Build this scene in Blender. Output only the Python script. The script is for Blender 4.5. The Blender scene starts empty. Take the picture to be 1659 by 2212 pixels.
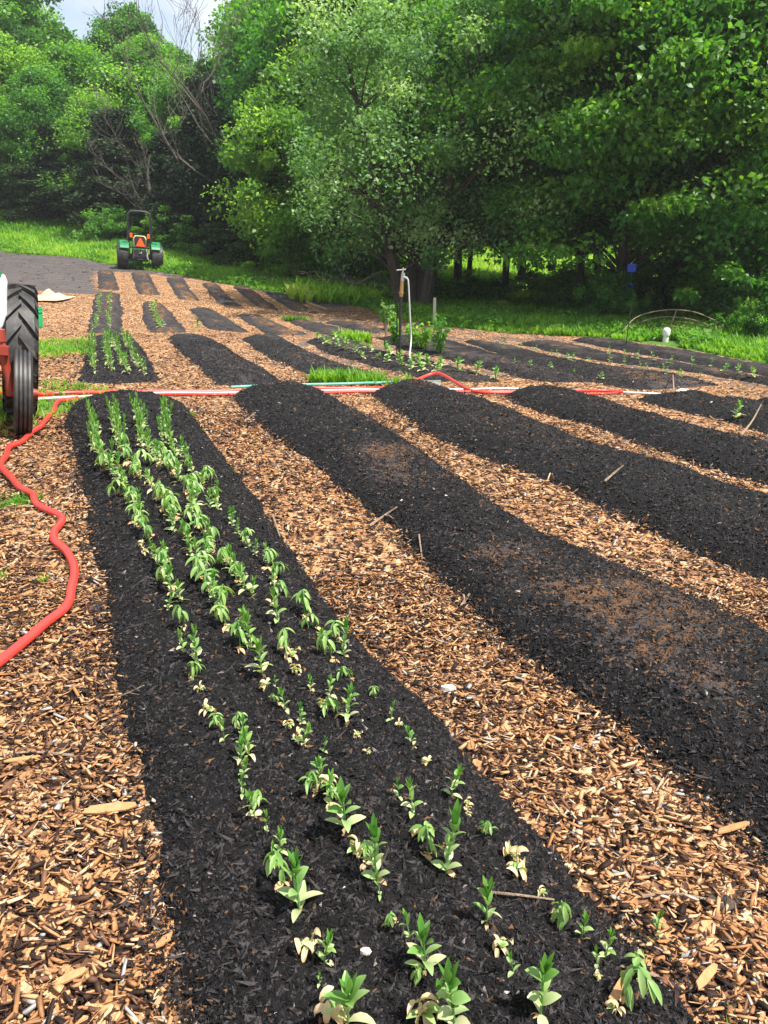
import bpy, math, numpy as np
HAZE=.0006
from mathutils import Vector, Matrix
from mathutils.bvhtree import BVHTree
rng = np.random.default_rng(11)
R = math.radians
scn = bpy.context.scene
COL = scn.collection
# ------------------------------------------------------------------ camera model
H = 1.5; P = R(20.3); FPX = 1664.0; CX = 829.5; CY = 1106.0
sP, cP = math.sin(P), math.cos(P)
def wp(c, r, d):
    u = (c-CX)/FPX; v = (r-CY)/FPX
    return np.array([u*d, d*(cP-v*sP), H+d*(-sP-v*cP)])
# ------------------------------------------------------------------ terrain (thin plate spline through surveyed points)
ctl = []
for X in (-6, -3, 0, 3, 7):
    for Y in (-3, 0, 3, 6):
        ctl.append((X, Y, -0.055*max(0, X)*min(1, max(0, Y/6)) - 0.02*min(0, X)))
for c, r, d in [(150,850,7.4),(500,850,7.9),(800,850,8.3),(1060,850,8.7),(1340,852,9.1),(1659,860,9.4),
                (0,730,12.5),(240,730,14),(450,730,14.2),(700,730,14.6),(1000,728,16.5),(862,768,13),
                (230,718,16.5),(480,720,17),(220,634,21.8),(350,642,22),(550,668,22.5),
                (220,590,27.5),(440,610,28),(0,545,38),(160,555,34),(350,585,31.5),(260,570,33),
                (700,640,26),(1000,685,21),(1300,717,18),(1659,782,14),(1360,700,20),(1540,720,17.5),
                (1130,630,33),(1000,625,34),(1500,520,60),(1100,540,60),(600,600,31),(450,552,36),
                (250,484,45),(0,442,48),(-300,420,50),(0,600,26),(0,660,19)]:
    p = wp(c, r, d); ctl.append(tuple(p))
ctl += [(-40,20,1.5),(-40,0,1.0),(30,0,-1.5),(35,25,-1.2),(-70,60,7),(-30,90,9),(10,90,4.5),(60,80,4.5),(0,140,9),(-80,140,12),(80,140,9),(-40,-10,1),(30,-10,-1)]
ctl = np.array(ctl, float)
def _k(r2): return r2*np.log(r2+1e-9)
_n = len(ctl)
_d2 = ((ctl[:,None,:2]-ctl[None,:,:2])**2).sum(-1)
_K = _k(_d2) + np.eye(_n)*0.6
_Pm = np.c_[np.ones(_n), ctl[:,:2]]
_A = np.block([[_K,_Pm],[_Pm.T,np.zeros((3,3))]])
_w = np.linalg.solve(_A, np.r_[ctl[:,2],0,0,0])
def terr(x, y):
    x = np.asarray(x,float); y = np.asarray(y,float); sh = x.shape
    x = np.clip(x.ravel(),-95,95); y = np.clip(y.ravel(),-12,150)
    out = np.zeros_like(x)
    for i in range(_n):
        out += _w[i]*_k((x-ctl[i,0])**2+(y-ctl[i,1])**2)
    return (out+_w[_n]+_w[_n+1]*x+_w[_n+2]*y).reshape(sh)
_ts = np.exp(np.linspace(math.log(0.7), math.log(140), 260))
def G(c, r):
    """point of the terrain seen along a direction from the eye"""
    u=(c-CX)/FPX; v=(r-CY)/FPX
    X=u*_ts; Y=_ts*(cP-v*sP); Z=H+_ts*(-sP-v*cP)
    df = Z-terr(X,Y)
    i = np.argmax(df<0)
    if df[i]>=0: i=len(_ts)-1
    a=df[max(i-1,0)]; b=df[i]; f=a/(a-b) if a!=b else 0
    t=_ts[max(i-1,0)]*(1-f)+_ts[i]*f
    p = wp(c,r,t); p[2]=float(terr(p[0],p[1])); return p
# ------------------------------------------------------------------ value noise
_lat = rng.random((257,257))
def vn(x,y):
    x=np.asarray(x,float); y=np.asarray(y,float)
    xi=np.floor(x).astype(int); yi=np.floor(y).astype(int); fx=x-xi; fy=y-yi
    fx=fx*fx*(3-2*fx); fy=fy*fy*(3-2*fy); xi&=255; yi&=255
    a=_lat[xi,yi]; b=_lat[xi+1,yi]; c=_lat[xi,yi+1]; d=_lat[xi+1,yi+1]
    return (a*(1-fx)+b*fx)*(1-fy)+(c*(1-fx)+d*fx)*fy
def fbm(x,y,o=3):
    s=0;a=.5;t=0
    for i in range(o):
        s=s+a*vn(x*2**i+17*i,y*2**i+31*i); t+=a; a*=.5
    return s/t
# ------------------------------------------------------------------ object helpers
def tag(o,label=None,cat=None,group=None,kind=None):
    if label: o['label']=label
    if cat: o['category']=cat
    if group: o['group']=group
    if kind: o['kind']=kind
    return o
def empty(name,loc,rz=0,**k):
    o=bpy.data.objects.new(name,None); COL.objects.link(o); o.location=loc; o.rotation_euler=(0,0,rz)
    o.empty_display_size=.1
    return tag(o,**k)
def mk(name,V,F,mat,tone=None,smooth=False,parent=None,loc=None):
    V=np.asarray(V,np.float32); me=bpy.data.meshes.new(name)
    if isinstance(F,np.ndarray):
        k=F.shape[1]; m=len(F)
        me.vertices.add(len(V)); me.vertices.foreach_set('co',V.ravel())
        me.loops.add(m*k); me.loops.foreach_set('vertex_index',F.ravel().astype(np.int32))
        me.polygons.add(m); me.polygons.foreach_set('loop_start',np.arange(0,m*k,k,dtype=np.int32))
        me.polygons.foreach_set('loop_total',np.full(m,k,np.int32))
        me.update(calc_edges=True)
    else:
        me.from_pydata([tuple(map(float,v)) for v in V],[],F); me.update()
    if tone is not None:
        a=me.attributes.new('tone','FLOAT','POINT'); a.data.foreach_set('value',np.asarray(tone,np.float32))
    if smooth: me.polygons.foreach_set('use_smooth',np.ones(len(me.polygons),bool))
    if mat: me.materials.append(mat)
    o=bpy.data.objects.new(name,me); COL.objects.link(o)
    if parent: o.parent=parent
    if loc is not None: o.location=loc
    return o
def copy_tree(o,parent=None):
    c=o.copy(); COL.objects.link(c)
    if parent: c.parent=parent
    for ch in o.children: copy_tree(ch,c)
    return c
def inst(T,F,M,pos,tone):
    """many copies of template T (n,3) faces F as one mesh: M (N,3,3), pos (N,3), tone (N)"""
    N=len(pos); n=len(T)
    V=np.einsum('nij,vj->nvi',M,T)+pos[:,None,:]
    FF=(F[None]+(np.arange(N)*n)[:,None,None]).reshape(-1,F.shape[1])
    return V.reshape(-1,3),FF,np.repeat(tone,n)
def rotz(a):
    c,s=np.cos(a),np.sin(a); M=np.zeros((len(a),3,3)); M[:,0,0]=c;M[:,0,1]=-s;M[:,1,0]=s;M[:,1,1]=c;M[:,2,2]=1; return M
def roty(a):
    c,s=np.cos(a),np.sin(a); M=np.zeros((len(a),3,3)); M[:,0,0]=c;M[:,0,2]=s;M[:,2,0]=-s;M[:,2,2]=c;M[:,1,1]=1; return M
def rotx(a):
    c,s=np.cos(a),np.sin(a); M=np.zeros((len(a),3,3)); M[:,1,1]=c;M[:,1,2]=-s;M[:,2,1]=s;M[:,2,2]=c;M[:,0,0]=1; return M
def scl(a,b,c):
    M=np.zeros((len(a),3,3)); M[:,0,0]=a;M[:,1,1]=b;M[:,2,2]=c; return M
def basis(n,spin):
    """frames whose z axis is n"""
    n=n/np.linalg.norm(n,axis=1,keepdims=True)
    h=np.where(np.abs(n[:,2:3])<.9,np.array([[0,0,1.]]),np.array([[1.,0,0]]))
    x=np.cross(h,n); x/=np.linalg.norm(x,axis=1,keepdims=True); y=np.cross(n,x)
    c=np.cos(spin)[:,None]; s=np.sin(spin)[:,None]
    return np.stack([x*c+y*s,-x*s+y*c,n],axis=2)
class MB:
    def __init__(s): s.V=[]; s.F=[]; s.T=[]
    def add(s,V,F,tone=0.):
        b=len(s.V); s.V+= [tuple(map(float,v)) for v in V]; s.F+=[tuple(b+i for i in f) for f in F]; s.T+=[tone]*len(V); return s
    def box(s,c,sz,rot=None,tone=0.,taper=1.):
        V=[]
        for z in (-.5,.5):
            k=taper if z>0 else 1
            for x,y in ((-.5,-.5),(.5,-.5),(.5,.5),(-.5,.5)): V.append(Vector((x*sz[0]*k,y*sz[1]*k,z*sz[2])))
        if rot is not None: V=[rot@v for v in V]
        c=Vector(c); V=[v+c for v in V]
        return s.add(V,[(3,2,1,0),(4,5,6,7),(0,1,5,4),(1,2,6,5),(2,3,7,6),(3,0,4,7)],tone)
    def tube(s,path,rad,n=8,tone=0.):
        path=[Vector(p) for p in path]; m=len(path)
        if not hasattr(rad,'__len__'): rad=[rad]*m
        V=[]; up=None
        for i,p in enumerate(path):
            d=(path[min(i+1,m-1)]-path[max(i-1,0)]).normalized()
            if up is None: up=Vector((0,0,1)) if abs(d.z)<.9 else Vector((1,0,0))
            x=up.cross(d)
            if x.length<1e-4: x=Vector((1,0,0)).cross(d)
            x.normalize(); y=d.cross(x); up=y
            for k in range(n):
                a=2*math.pi*k/n; V.append(p+(x*math.cos(a)+y*math.sin(a))*rad[i])
        F=[(i*n+k,i*n+(k+1)%n,(i+1)*n+(k+1)%n,(i+1)*n+k) for i in range(m-1) for k in range(n)]
        F.append(tuple(range(n-1,-1,-1))); F.append(tuple((m-1)*n+k for k in range(n)))
        return s.add(V,F,tone)
    def lathe(s,prof,M=Matrix(),n=24,tone=0.,caps=True):
        """prof: (radius, height) pairs turned about local z"""
        V=[M@Vector((r*math.cos(2*math.pi*k/n),r*math.sin(2*math.pi*k/n),h)) for r,h in prof for k in range(n)]
        m=len(prof); F=[(i*n+k,i*n+(k+1)%n,(i+1)*n+(k+1)%n,(i+1)*n+k) for i in range(m-1) for k in range(n)]
        if caps: F.append(tuple(range(n-1,-1,-1))); F.append(tuple((m-1)*n+k for k in range(n)))
        return s.add(V,F,tone)
    def prism(s,poly,t,M=Matrix(),tone=0.):
        n=len(poly); V=[M@Vector((x,y,-t/2)) for x,y in poly]+[M@Vector((x,y,t/2)) for x,y in poly]
        F=[tuple(range(n-1,-1,-1)),tuple(range(n,2*n))]+[(i,(i+1)%n,n+(i+1)%n,n+i) for i in range(n)]
        return s.add(V,F,tone)
    def build(s,name,mat,parent=None,smooth=False,bevel=0,loc=None):
        o=mk(name,s.V,s.F,mat,tone=s.T,smooth=smooth,parent=parent,loc=loc)
        if bevel:
            b=o.modifiers.new('bevel','BEVEL'); b.width=bevel; b.segments=2; b.limit_method='ANGLE'
        if smooth:
            try: o.data.set_sharp_from_angle(angle=R(40))
            except Exception: pass
        return o
def cr(pts,k=6):
    """smooth path through points"""
    pts=[np.array(p,float) for p in pts]; pts=[2*pts[0]-pts[1]]+pts+[2*pts[-1]-pts[-2]]; out=[]
    for i in range(1,len(pts)-2):
        a,b,c,d=pts[i-1:i+3]
        for j in range(k):
            t=j/k; out.append(.5*((2*b)+(c-a)*t+(2*a-5*b+4*c-d)*t*t+(-a+3*b-3*c+d)*t**3))
    out.append(pts[-2]); return out
# ------------------------------------------------------------------ materials
class NT:
    def __init__(s,name):
        s.m=bpy.data.materials.new(name); s.m.use_nodes=True; s.t=s.m.node_tree; s.t.nodes.clear()
        s.out=s.n('ShaderNodeOutputMaterial')
    def n(s,ty,**k):
        x=s.t.nodes.new(ty)
        for a,b in k.items():
            if a in x.bl_rna.properties: setattr(x,a,b)
            else: x.inputs[a.replace('_',' ')].default_value=b
        return x
    def l(s,a,b): s.t.links.new(a,b)
    def ramp(s,fac,stops,interp='LINEAR'):
        r=s.n('ShaderNodeValToRGB'); r.color_ramp.interpolation=interp; e=r.color_ramp.elements
        while len(e)<len(stops): e.new(.5)
        for x,(p,c) in zip(e,stops): x.position=p; x.color=(*c,1)
        if fac is not None: s.l(fac,r.inputs[0])
        return r.outputs[0]
    def mix(s,f,a,b,mode='MIX'):
        x=s.n('ShaderNodeMix',data_type='RGBA',blend_type=mode)
        for i,v in ((0,f),(6,a),(7,b)):
            if hasattr(v,'is_linked'): s.l(v,x.inputs[i])
            else: x.inputs[i].default_value=v if i==0 else (*v,1)
        return x.outputs[2]
    def math(s,op,a,b=0.):
        x=s.n('ShaderNodeMath',operation=op)
        for i,v in ((0,a),(1,b)):
            if hasattr(v,'is_linked'): s.l(v,x.inputs[i])
            else: x.inputs[i].default_value=v
        return x.outputs[0]
    def noise(s,scale,detail=3,vec=None,rough=.5):
        x=s.n('ShaderNodeTexNoise',Scale=scale,Detail=detail,Roughness=rough)
        if vec is not None: s.l(vec,x.inputs['Vector'])
        return x.outputs['Fac']
    def attr(s,name='tone'):
        return s.n('ShaderNodeAttribute',attribute_name=name).outputs['Fac']
    def obj(s): return s.n('ShaderNodeTexCoord').outputs['Object']
    def pos(s): return s.n('ShaderNodeNewGeometry').outputs['Position']
    def bump(s,h,strength=.5,dist=.01):
        x=s.n('ShaderNodeBump',Strength=strength,Distance=dist); s.l(h,x.inputs['Height']); return x.outputs[0]
    def bsdf(s,color,rough=.6,metal=0,nrm=None,spec=.5,link=True):
        b=s.n('ShaderNodeBsdfPrincipled')
        if hasattr(color,'is_linked'): s.l(color,b.inputs['Base Color'])
        else: b.inputs['Base Color'].default_value=(*color,1)
        if hasattr(rough,'is_linked'): s.l(rough,b.inputs['Roughness'])
        else: b.inputs['Roughness'].default_value=rough
        b.inputs['Metallic'].default_value=metal; b.inputs['Specular IOR Level'].default_value=spec
        if nrm is not None: s.l(nrm,b.inputs['Normal'])
        if link: s.l(b.outputs[0],s.out.inputs[0])
        return b.outputs[0]
def m_paint(name,c,rough=.4,dirt=(.12,.10,.08),amt=.5,metal=0,lo=.5):
    t=NT(name); p=t.obj()
    f=t.ramp(t.noise(7,5,p,.7),[(lo,(0,0,0)),(min(1,lo+.25),(1,1,1))])
    c2=t.mix(t.math('MULTIPLY',f,amt),c,dirt)
    t.bsdf(c2,rough,metal,t.bump(t.noise(40,3,p),.15,.004)); return t.m
def m_leaf(name,stops,trans=.35,rough=.45,spec=.4,var=.25,tstops=None):
    t=NT(name); a=t.attr()
    oi=t.n('ShaderNodeObjectInfo').outputs['Random']
    c=t.ramp(a,stops)
    hsv=t.n('ShaderNodeHueSaturation'); t.l(c,hsv.inputs['Color'])
    mr=t.n('ShaderNodeMapRange'); t.l(oi,mr.inputs[0]); mr.inputs[3].default_value=1-var; mr.inputs[4].default_value=1+var
    t.l(mr.outputs[0],hsv.inputs['Value'])
    mh=t.n('ShaderNodeMapRange'); t.l(oi,mh.inputs[0]); mh.inputs[3].default_value=.5+.02*var/.25; mh.inputs[4].default_value=.5-.02*var/.25
    t.l(mh.outputs[0],hsv.inputs['Hue'])
    b=t.bsdf(hsv.outputs[0],rough,0,None,spec,link=False)
    tr=t.n('ShaderNodeBsdfTranslucent')
    tc=t.mix(1.,hsv.outputs[0],(1.5,1.6,.55),'MULTIPLY'); t.l(tc,tr.inputs[0])
    mx=t.n('ShaderNodeMixShader'); mx.inputs[0].default_value=trans; t.l(b,mx.inputs[1]); t.l(tr.outputs[0],mx.inputs[2])
    t.l(mx.outputs[0],t.out.inputs[0]); return t.m
CHIP=[(0,(.016,.009,.007)),(.16,(.050,.025,.017)),(.30,(.20,.095,.052)),(.50,(.43,.203,.082)),(.74,(.57,.325,.155)),(.93,(.64,.46,.29)),(1,(.38,.36,.34))]
def chips_color(t,p,scale):
    mp=t.n('ShaderNodeMapping'); mp.inputs['Scale'].default_value=(scale,scale*2.6,scale); mp.inputs['Rotation'].default_value=(0,0,.5); t.l(p,mp.inputs[0])
    v=t.n('ShaderNodeTexVoronoi',feature='F1',Scale=1.); t.l(mp.outputs[0],v.inputs['Vector'])
    mp2=t.n('ShaderNodeMapping'); mp2.inputs['Scale'].default_value=(scale*2.2,scale*.9,scale); mp2.inputs['Rotation'].default_value=(0,0,-.3); t.l(p,mp2.inputs[0])
    v2=t.n('ShaderNodeTexVoronoi',feature='F1',Scale=1.); t.l(mp2.outputs[0],v2.inputs['Vector'])
    s1=t.n('ShaderNodeSeparateColor'); t.l(v.outputs['Color'],s1.inputs[0])
    s2=t.n('ShaderNodeSeparateColor'); t.l(v2.outputs['Color'],s2.inputs[0])
    pick=t.math('GREATER_THAN',s2.outputs[1],.5)
    fac=t.mix(pick,s1.outputs[0],s2.outputs[0]); d=t.mix(pick,v.outputs['Distance'],v2.outputs['Distance'])
    c=t.ramp(t.math('SUBTRACT',fac,.12),CHIP); return c,d
def m_chip():
    t=NT('wood_chip'); a=t.attr(); c=t.ramp(a,CHIP); p=t.obj()
    c=t.mix(.3,c,t.ramp(t.noise(120,2,p),[(.3,(.1,.1,.1)),(.7,(1,1,1))]),'MULTIPLY')
    t.bsdf(c,.75,0,None,.25); return t.m
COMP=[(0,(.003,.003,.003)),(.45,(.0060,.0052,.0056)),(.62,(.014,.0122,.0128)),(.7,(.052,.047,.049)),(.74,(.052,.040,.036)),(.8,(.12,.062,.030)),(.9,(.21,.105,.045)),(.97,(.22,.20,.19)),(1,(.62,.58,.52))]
def m_comp():
    t=NT('compost'); a=t.attr(); p=t.obj()
    v=t.n('ShaderNodeTexVoronoi',feature='F1',Scale=70.); t.l(p,v.inputs['Vector'])
    s=t.n('ShaderNodeSeparateColor'); t.l(v.outputs['Color'],s.inputs[0])
    var=t.math('MULTIPLY',t.math('POWER',s.outputs[0],5.),.32)
    c=t.ramp(t.math('MAXIMUM',a,t.math('MINIMUM',t.math('ADD',a,var),.715)),COMP)
    hgt=t.math('ADD',t.math('MULTIPLY',s.outputs[1],.6),t.noise(55,4,p,.7))
    t.bsdf(c,.7,0,t.bump(hgt,.9,.02),.25); return t.m
def m_ground():
    t=NT('ground'); p=t.pos(); g=t.attr('grass'); so=t.attr('soil')
    c,d=chips_color(t,p,22.)
    dust=t.ramp(t.noise(1.3,5,p,.65),[(.42,(0,0,0)),(.68,(1,1,1))])
    c=t.mix(t.math('MULTIPLY',dust,.45),c,(.11,.075,.05))
    mpp=t.n('ShaderNodeMapping'); mpp.inputs['Scale'].default_value=(.6,2.6,1); mpp.inputs['Rotation'].default_value=(0,0,.25); t.l(p,mpp.inputs[0])
    sc=t.ramp(t.math('ADD',t.math('MULTIPLY',t.noise(2.2,6,mpp.outputs[0],.8),.6),t.math('MULTIPLY',t.noise(11,4,p,.8),.4)),[(.36,(.035,.029,.028)),(.5,(.085,.073,.070)),(.6,(.15,.128,.118)),(.68,(.26,.19,.14))])
    nz=t.noise(3.5,5,p,.7)
    def edge(m,k=.55):
        x=t.math('ADD',m,t.math('MULTIPLY',t.math('SUBTRACT',nz,.5),k))
        return t.ramp(x,[(.45,(0,0,0)),(.55,(1,1,1))])
    c=t.mix(edge(so,.9),c,sc)
    gc=t.ramp(t.noise(2.2,6,p,.75),[(.25,(.035,.075,.014)),(.5,(.07,.15,.022)),(.75,(.13,.22,.035))])
    c=t.mix(edge(g,.7),c,gc)
    t.bsdf(c,.85,0,t.bump(t.math('ADD',d,t.noise(60,3,p)),.6,.02),.2); return t.m
def m_bark(name,c1,c2,sc=9):
    t=NT(name); p=t.obj(); mp=t.n('ShaderNodeMapping'); mp.inputs['Scale'].default_value=(3,3,.6); t.l(p,mp.inputs[0])
    n=t.noise(sc,5,mp.outputs[0],.7); t.bsdf(t.ramp(n,[(.3,c1),(.7,c2)]),.9,0,t.bump(n,.8,.03),.2); return t.m
MT={}
MT['chip']=m_chip(); MT['comp']=m_comp(); MT['ground']=m_ground()
MT['bark']=m_bark('bark',(.03,.024,.02),(.10,.085,.07)); MT['deadbark']=m_bark('dead_bark',(.06,.05,.043),(.17,.15,.13)); MT['stick']=m_bark('stick_bark',(.20,.13,.085),(.45,.34,.25),20)
GREEN=[(0,(.022,.060,.012)),(.4,(.045,.115,.018)),(.75,(.085,.185,.026)),(1,(.15,.26,.045))]
MT['leafA']=m_leaf('leaf_layered',[(0,(.045,.125,.022)),(.4,(.105,.245,.034)),(.75,(.20,.38,.050)),(1,(.34,.54,.09))],.5)
MT['leafB']=m_leaf('leaf_bright',[(0,(.038,.110,.022)),(.4,(.080,.215,.032)),(.75,(.15,.33,.045)),(1,(.26,.46,.07))],.5)
MT['leafC']=m_leaf('leaf_pale',[(0,(.038,.110,.034)),(.4,(.080,.20,.060)),(.75,(.17,.32,.11)),(1,(.36,.50,.26))],.4,.5,.4)
MT['leafD']=m_leaf('leaf_dark_needle',[(0,(.010,.024,.012)),(.5,(.022,.046,.018)),(1,(.05,.085,.028))],.12,.6,.2)
MT['grass']=m_leaf('grass_blade',[(0,(.06,.16,.016)),(.4,(.14,.32,.030)),(.8,(.26,.46,.04)),(1,(.40,.50,.10))],.4,.5,.3,0)
PEA=[(0,(.055,.175,.026)),(.3,(.13,.30,.055)),(.5,(.25,.40,.12)),(.68,(.42,.51,.24)),(.82,(.55,.54,.30)),(1,(.66,.48,.30))]
MT['pea']=m_leaf('pea_leaf',PEA,.28,.38,.5,.12)
MT['dry']=m_leaf('dry_leaf',[(0,(.62,.55,.28)),(.5,(.66,.50,.30)),(1,(.55,.33,.16))],.2,.6,.3,.1)
MT['peastem']=m_leaf('pea_stem',[(0,(.10,.24,.06)),(1,(.5,.42,.2))],.1,.5,.4,.1)
MT['red_hose']=m_paint('red_hose',(.62,.045,.035),.35,(.35,.06,.04),.5)
MT['white_hose']=m_paint('white_hose',(.48,.48,.46),.5,(.28,.25,.21),.6)
MT['green_hose']=m_paint('teal_hose',(.10,.36,.27),.4,(.4,.45,.4),.7)
MT['rubber']=m_paint('tyre_rubber',(.022,.022,.024),.5,(.10,.09,.08),.55,lo=.42)
MT['rubber_dusty']=m_paint('dusty_tyre_rubber',(.022,.021,.021),.6,(.13,.115,.095),.75,lo=.47)
MT['rust_red']=m_paint('rusty_red_paint',(.27,.035,.018),.5,(.16,.05,.03),.7)
MT['white_paint']=m_paint('chipped_white_paint',(.72,.76,.76),.35,(.22,.07,.04),.9,lo=.64)
MT['green_paint']=m_paint('green_paint',(.012,.17,.055),.3,(.02,.15,.05),.4)
MT['black']=m_paint('black_metal',(.018,.018,.02),.45,(.09,.08,.07),.5)
MT['orange']=m_paint('orange_reflector',(.95,.12,.01),.4,(.7,.09,.02),.2)
MT['yellow']=m_paint('cream_seat',(.62,.52,.22),.5,(.3,.25,.15),.4)
MT['steel']=m_paint('galvanised_steel',(.50,.50,.48),.4,(.25,.24,.22),.6,.6)
MT['brass']=m_paint('brass',(.50,.31,.12),.4,(.2,.12,.06),.5,.7)
MT['bucket']=m_paint('green_plastic',(.02,.42,.15),.35,(.03,.25,.1),.3)
MT['blue']=m_paint('blue_strap',(.04,.12,.85),.4,(.02,.04,.3),.3)
MT['pvc']=m_paint('white_pvc',(.72,.71,.66),.4,(.38,.34,.28),.5)
MT['card']=m_paint('torn_cardboard',(.56,.43,.28),.8,(.36,.26,.16),.6)
MT['stone']=m_paint('pale_stone',(.55,.47,.40),.8,(.35,.28,.22),.6)
MT['mist']=None
# ------------------------------------------------------------------ camera, sun, sky
cam=bpy.data.cameras.new('camera'); co=bpy.data.objects.new('camera',cam); COL.objects.link(co)
co.location=(0,0,H); co.rotation_euler=(R(90)-P,0,0); cam.sensor_fit='VERTICAL'; cam.sensor_height=36; cam.lens=36*FPX/2212; cam.clip_end=1500; cam.clip_start=.05
scn.camera=co
SE=R(61); SA=R(116)   # elevation; azimuth right of straight ahead
sd=Vector((math.sin(SA)*math.cos(SE),math.cos(SA)*math.cos(SE),math.sin(SE)))
sl=bpy.data.lights.new('sun','SUN'); so_=bpy.data.objects.new('sun',sl); COL.objects.link(so_); sl.energy=5.0; sl.angle=R(.5); sl.color=(1,.955,.88)
so_.rotation_euler=sd.to_track_quat('Z','Y').to_euler(); so_.location=(20,20,40)
w=bpy.data.worlds.new('World'); scn.world=w; w.use_nodes=True; nt=w.node_tree; nt.nodes.clear()
def wn(ty,**k):
    x=nt.nodes.new(ty)
    for a,b in k.items(): setattr(x,a,b)
    return x
sky=wn('ShaderNodeTexSky',sky_type='NISHITA',sun_disc=False,sun_elevation=SE,sun_rotation=SA)
tc=wn('ShaderNodeTexCoord'); mp=wn('ShaderNodeMapping'); mp.inputs['Scale'].default_value=(1,1,2.2); nt.links.new(tc.outputs['Generated'],mp.inputs[0])
nz=wn('ShaderNodeTexNoise'); nz.inputs['Scale'].default_value=3.1; nz.inputs['Detail'].default_value=8; nt.links.new(mp.outputs[0],nz.inputs['Vector'])
rp=wn('ShaderNodeValToRGB'); rp.color_ramp.elements[0].position=.30; rp.color_ramp.elements[1].position=.56; nt.links.new(nz.outputs['Fac'],rp.inputs[0])
mx=wn('ShaderNodeMix',data_type='RGBA'); nt.links.new(rp.outputs[0],mx.inputs[0]); nt.links.new(sky.outputs[0],mx.inputs[6]); mx.inputs[7].default_value=(5.5,5.7,6.1,1)
bg=wn('ShaderNodeBackground'); bg.inputs[1].default_value=.1; nt.links.new(mx.outputs[2],bg.inputs[0])
wo=wn('ShaderNodeOutputWorld'); nt.links.new(bg.outputs[0],wo.inputs[0])
scn.view_settings.view_transform='Standard'; scn.view_settings.look='None'; scn.view_settings.exposure=.95; scn.view_settings.gamma=1
scn.cycles.max_bounces=6; scn.cycles.diffuse_bounces=3; scn.cycles.transmission_bounces=3; scn.cycles.glossy_bounces=2; scn.cycles.sample_clamp_indirect=4
# ------------------------------------------------------------------ regions of the field
edgeW=np.array([G(c,r)[:2] for c,r in [(-500,500),(-200,525),(0,541),(120,553),(250,574),(350,588),(500,616),(600,632),(700,648),(790,664),(860,690),(960,706),(1090,718),(1200,722),(1300,729),(1400,742),(1500,757),(1600,776),(1659,788),(1800,815),(2000,860)]])
edgeW=edgeW[np.argsort(edgeW[:,0])]
def yedge(x): return np.interp(x,edgeW[:,0],edgeW[:,1])
def inpoly(x,y,poly):
    x=np.asarray(x);y=np.asarray(y); ins=np.zeros(x.shape,bool); n=len(poly)
    for i in range(n):
        x1,y1=poly[i][:2]; x2,y2=poly[(i+1)%n][:2]
        if y1==y2: continue
        c=((y1>y)!=(y2>y))&(x<(x2-x1)*(y-y1)/(y2-y1)+x1); ins^=c
    return ins
soilP=[[G(c,r)[:2] for c,r in pl] for pl in (
  [(-500,500),(-200,520),(0,536),(140,550),(250,574),(350,586),(330,592),(206,586),(195,600),(205,634),(150,634),(90,628),(0,624),(-300,624)],
  [(350,584),(500,612),(600,630),(700,646),(760,660),(700,664),(640,650),(560,628),(450,606),(352,596)])]
# ------------------------------------------------------------------ ground sheet
def axis(segs):
    out=[]
    for a,b,st in segs: out.append(np.arange(a,b,st))
    return np.concatenate(out+[[segs[-1][1]]])
xs=axis([(-95,-40,3.5),(-40,-16,.8),(-16,-5,.25),(-5,6,.075),(6,12,.3),(12,40,1.4),(40,95,4)])
ys=axis([(-12,-1,1.),(-1,12,.075),(12,22,.14),(22,46,.25),(46,80,1.2),(80,150,4)])
gx,gy=np.meshgrid(xs,ys,indexing='xy')
gz=terr(gx,gy)+(fbm(gx*2.3,gy*2.3,4)-.5)*.035
grass=np.clip((gy-yedge(gx))/.7+.5,0,1)
grass=np.where((gx>-9)&(gx<-3.2)&(gy<7)&(gy>1),np.maximum(grass,0),grass)
soil=np.zeros(gx.shape)
for pl in soilP: soil=np.maximum(soil,inpoly(gx,gy,pl).astype(float))
# tufts of lawn at the left margin of the field
pt=[G(118,752),G(20,880),G(35,1086)]
soil=np.maximum(soil,.47*np.clip((gy-8.5)/2,0,1)*np.clip((gx+3.2)/1.5,0,1)); soil=np.maximum(soil,.38*np.clip((gy-15)/4,0,1))
for q,rr in zip(pt,(.9,.7,.12)): grass=np.maximum(grass,np.clip(1.2-np.hypot(gx-q[0],gy-q[1])/rr,0,1))
nx,ny=len(xs),len(ys)
idx=np.arange(nx*ny).reshape(ny,nx)
F=np.stack([idx[:-1,:-1],idx[:-1,1:],idx[1:,1:],idx[1:,:-1]],-1).reshape(-1,4)
gV=np.stack([gx,gy,gz],-1).reshape(-1,3)
gobj=mk('ground',gV,F,MT['ground'],smooth=True)
for nm,ar in (('grass',grass),('soil',soil)):
    a=gobj.data.attributes.new(nm,'FLOAT','POINT'); a.data.foreach_set('value',ar.ravel().astype(np.float32))
tag(gobj,'wood chip paths and bare ground of the vegetable field running into rough grass',kind='structure')
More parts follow.
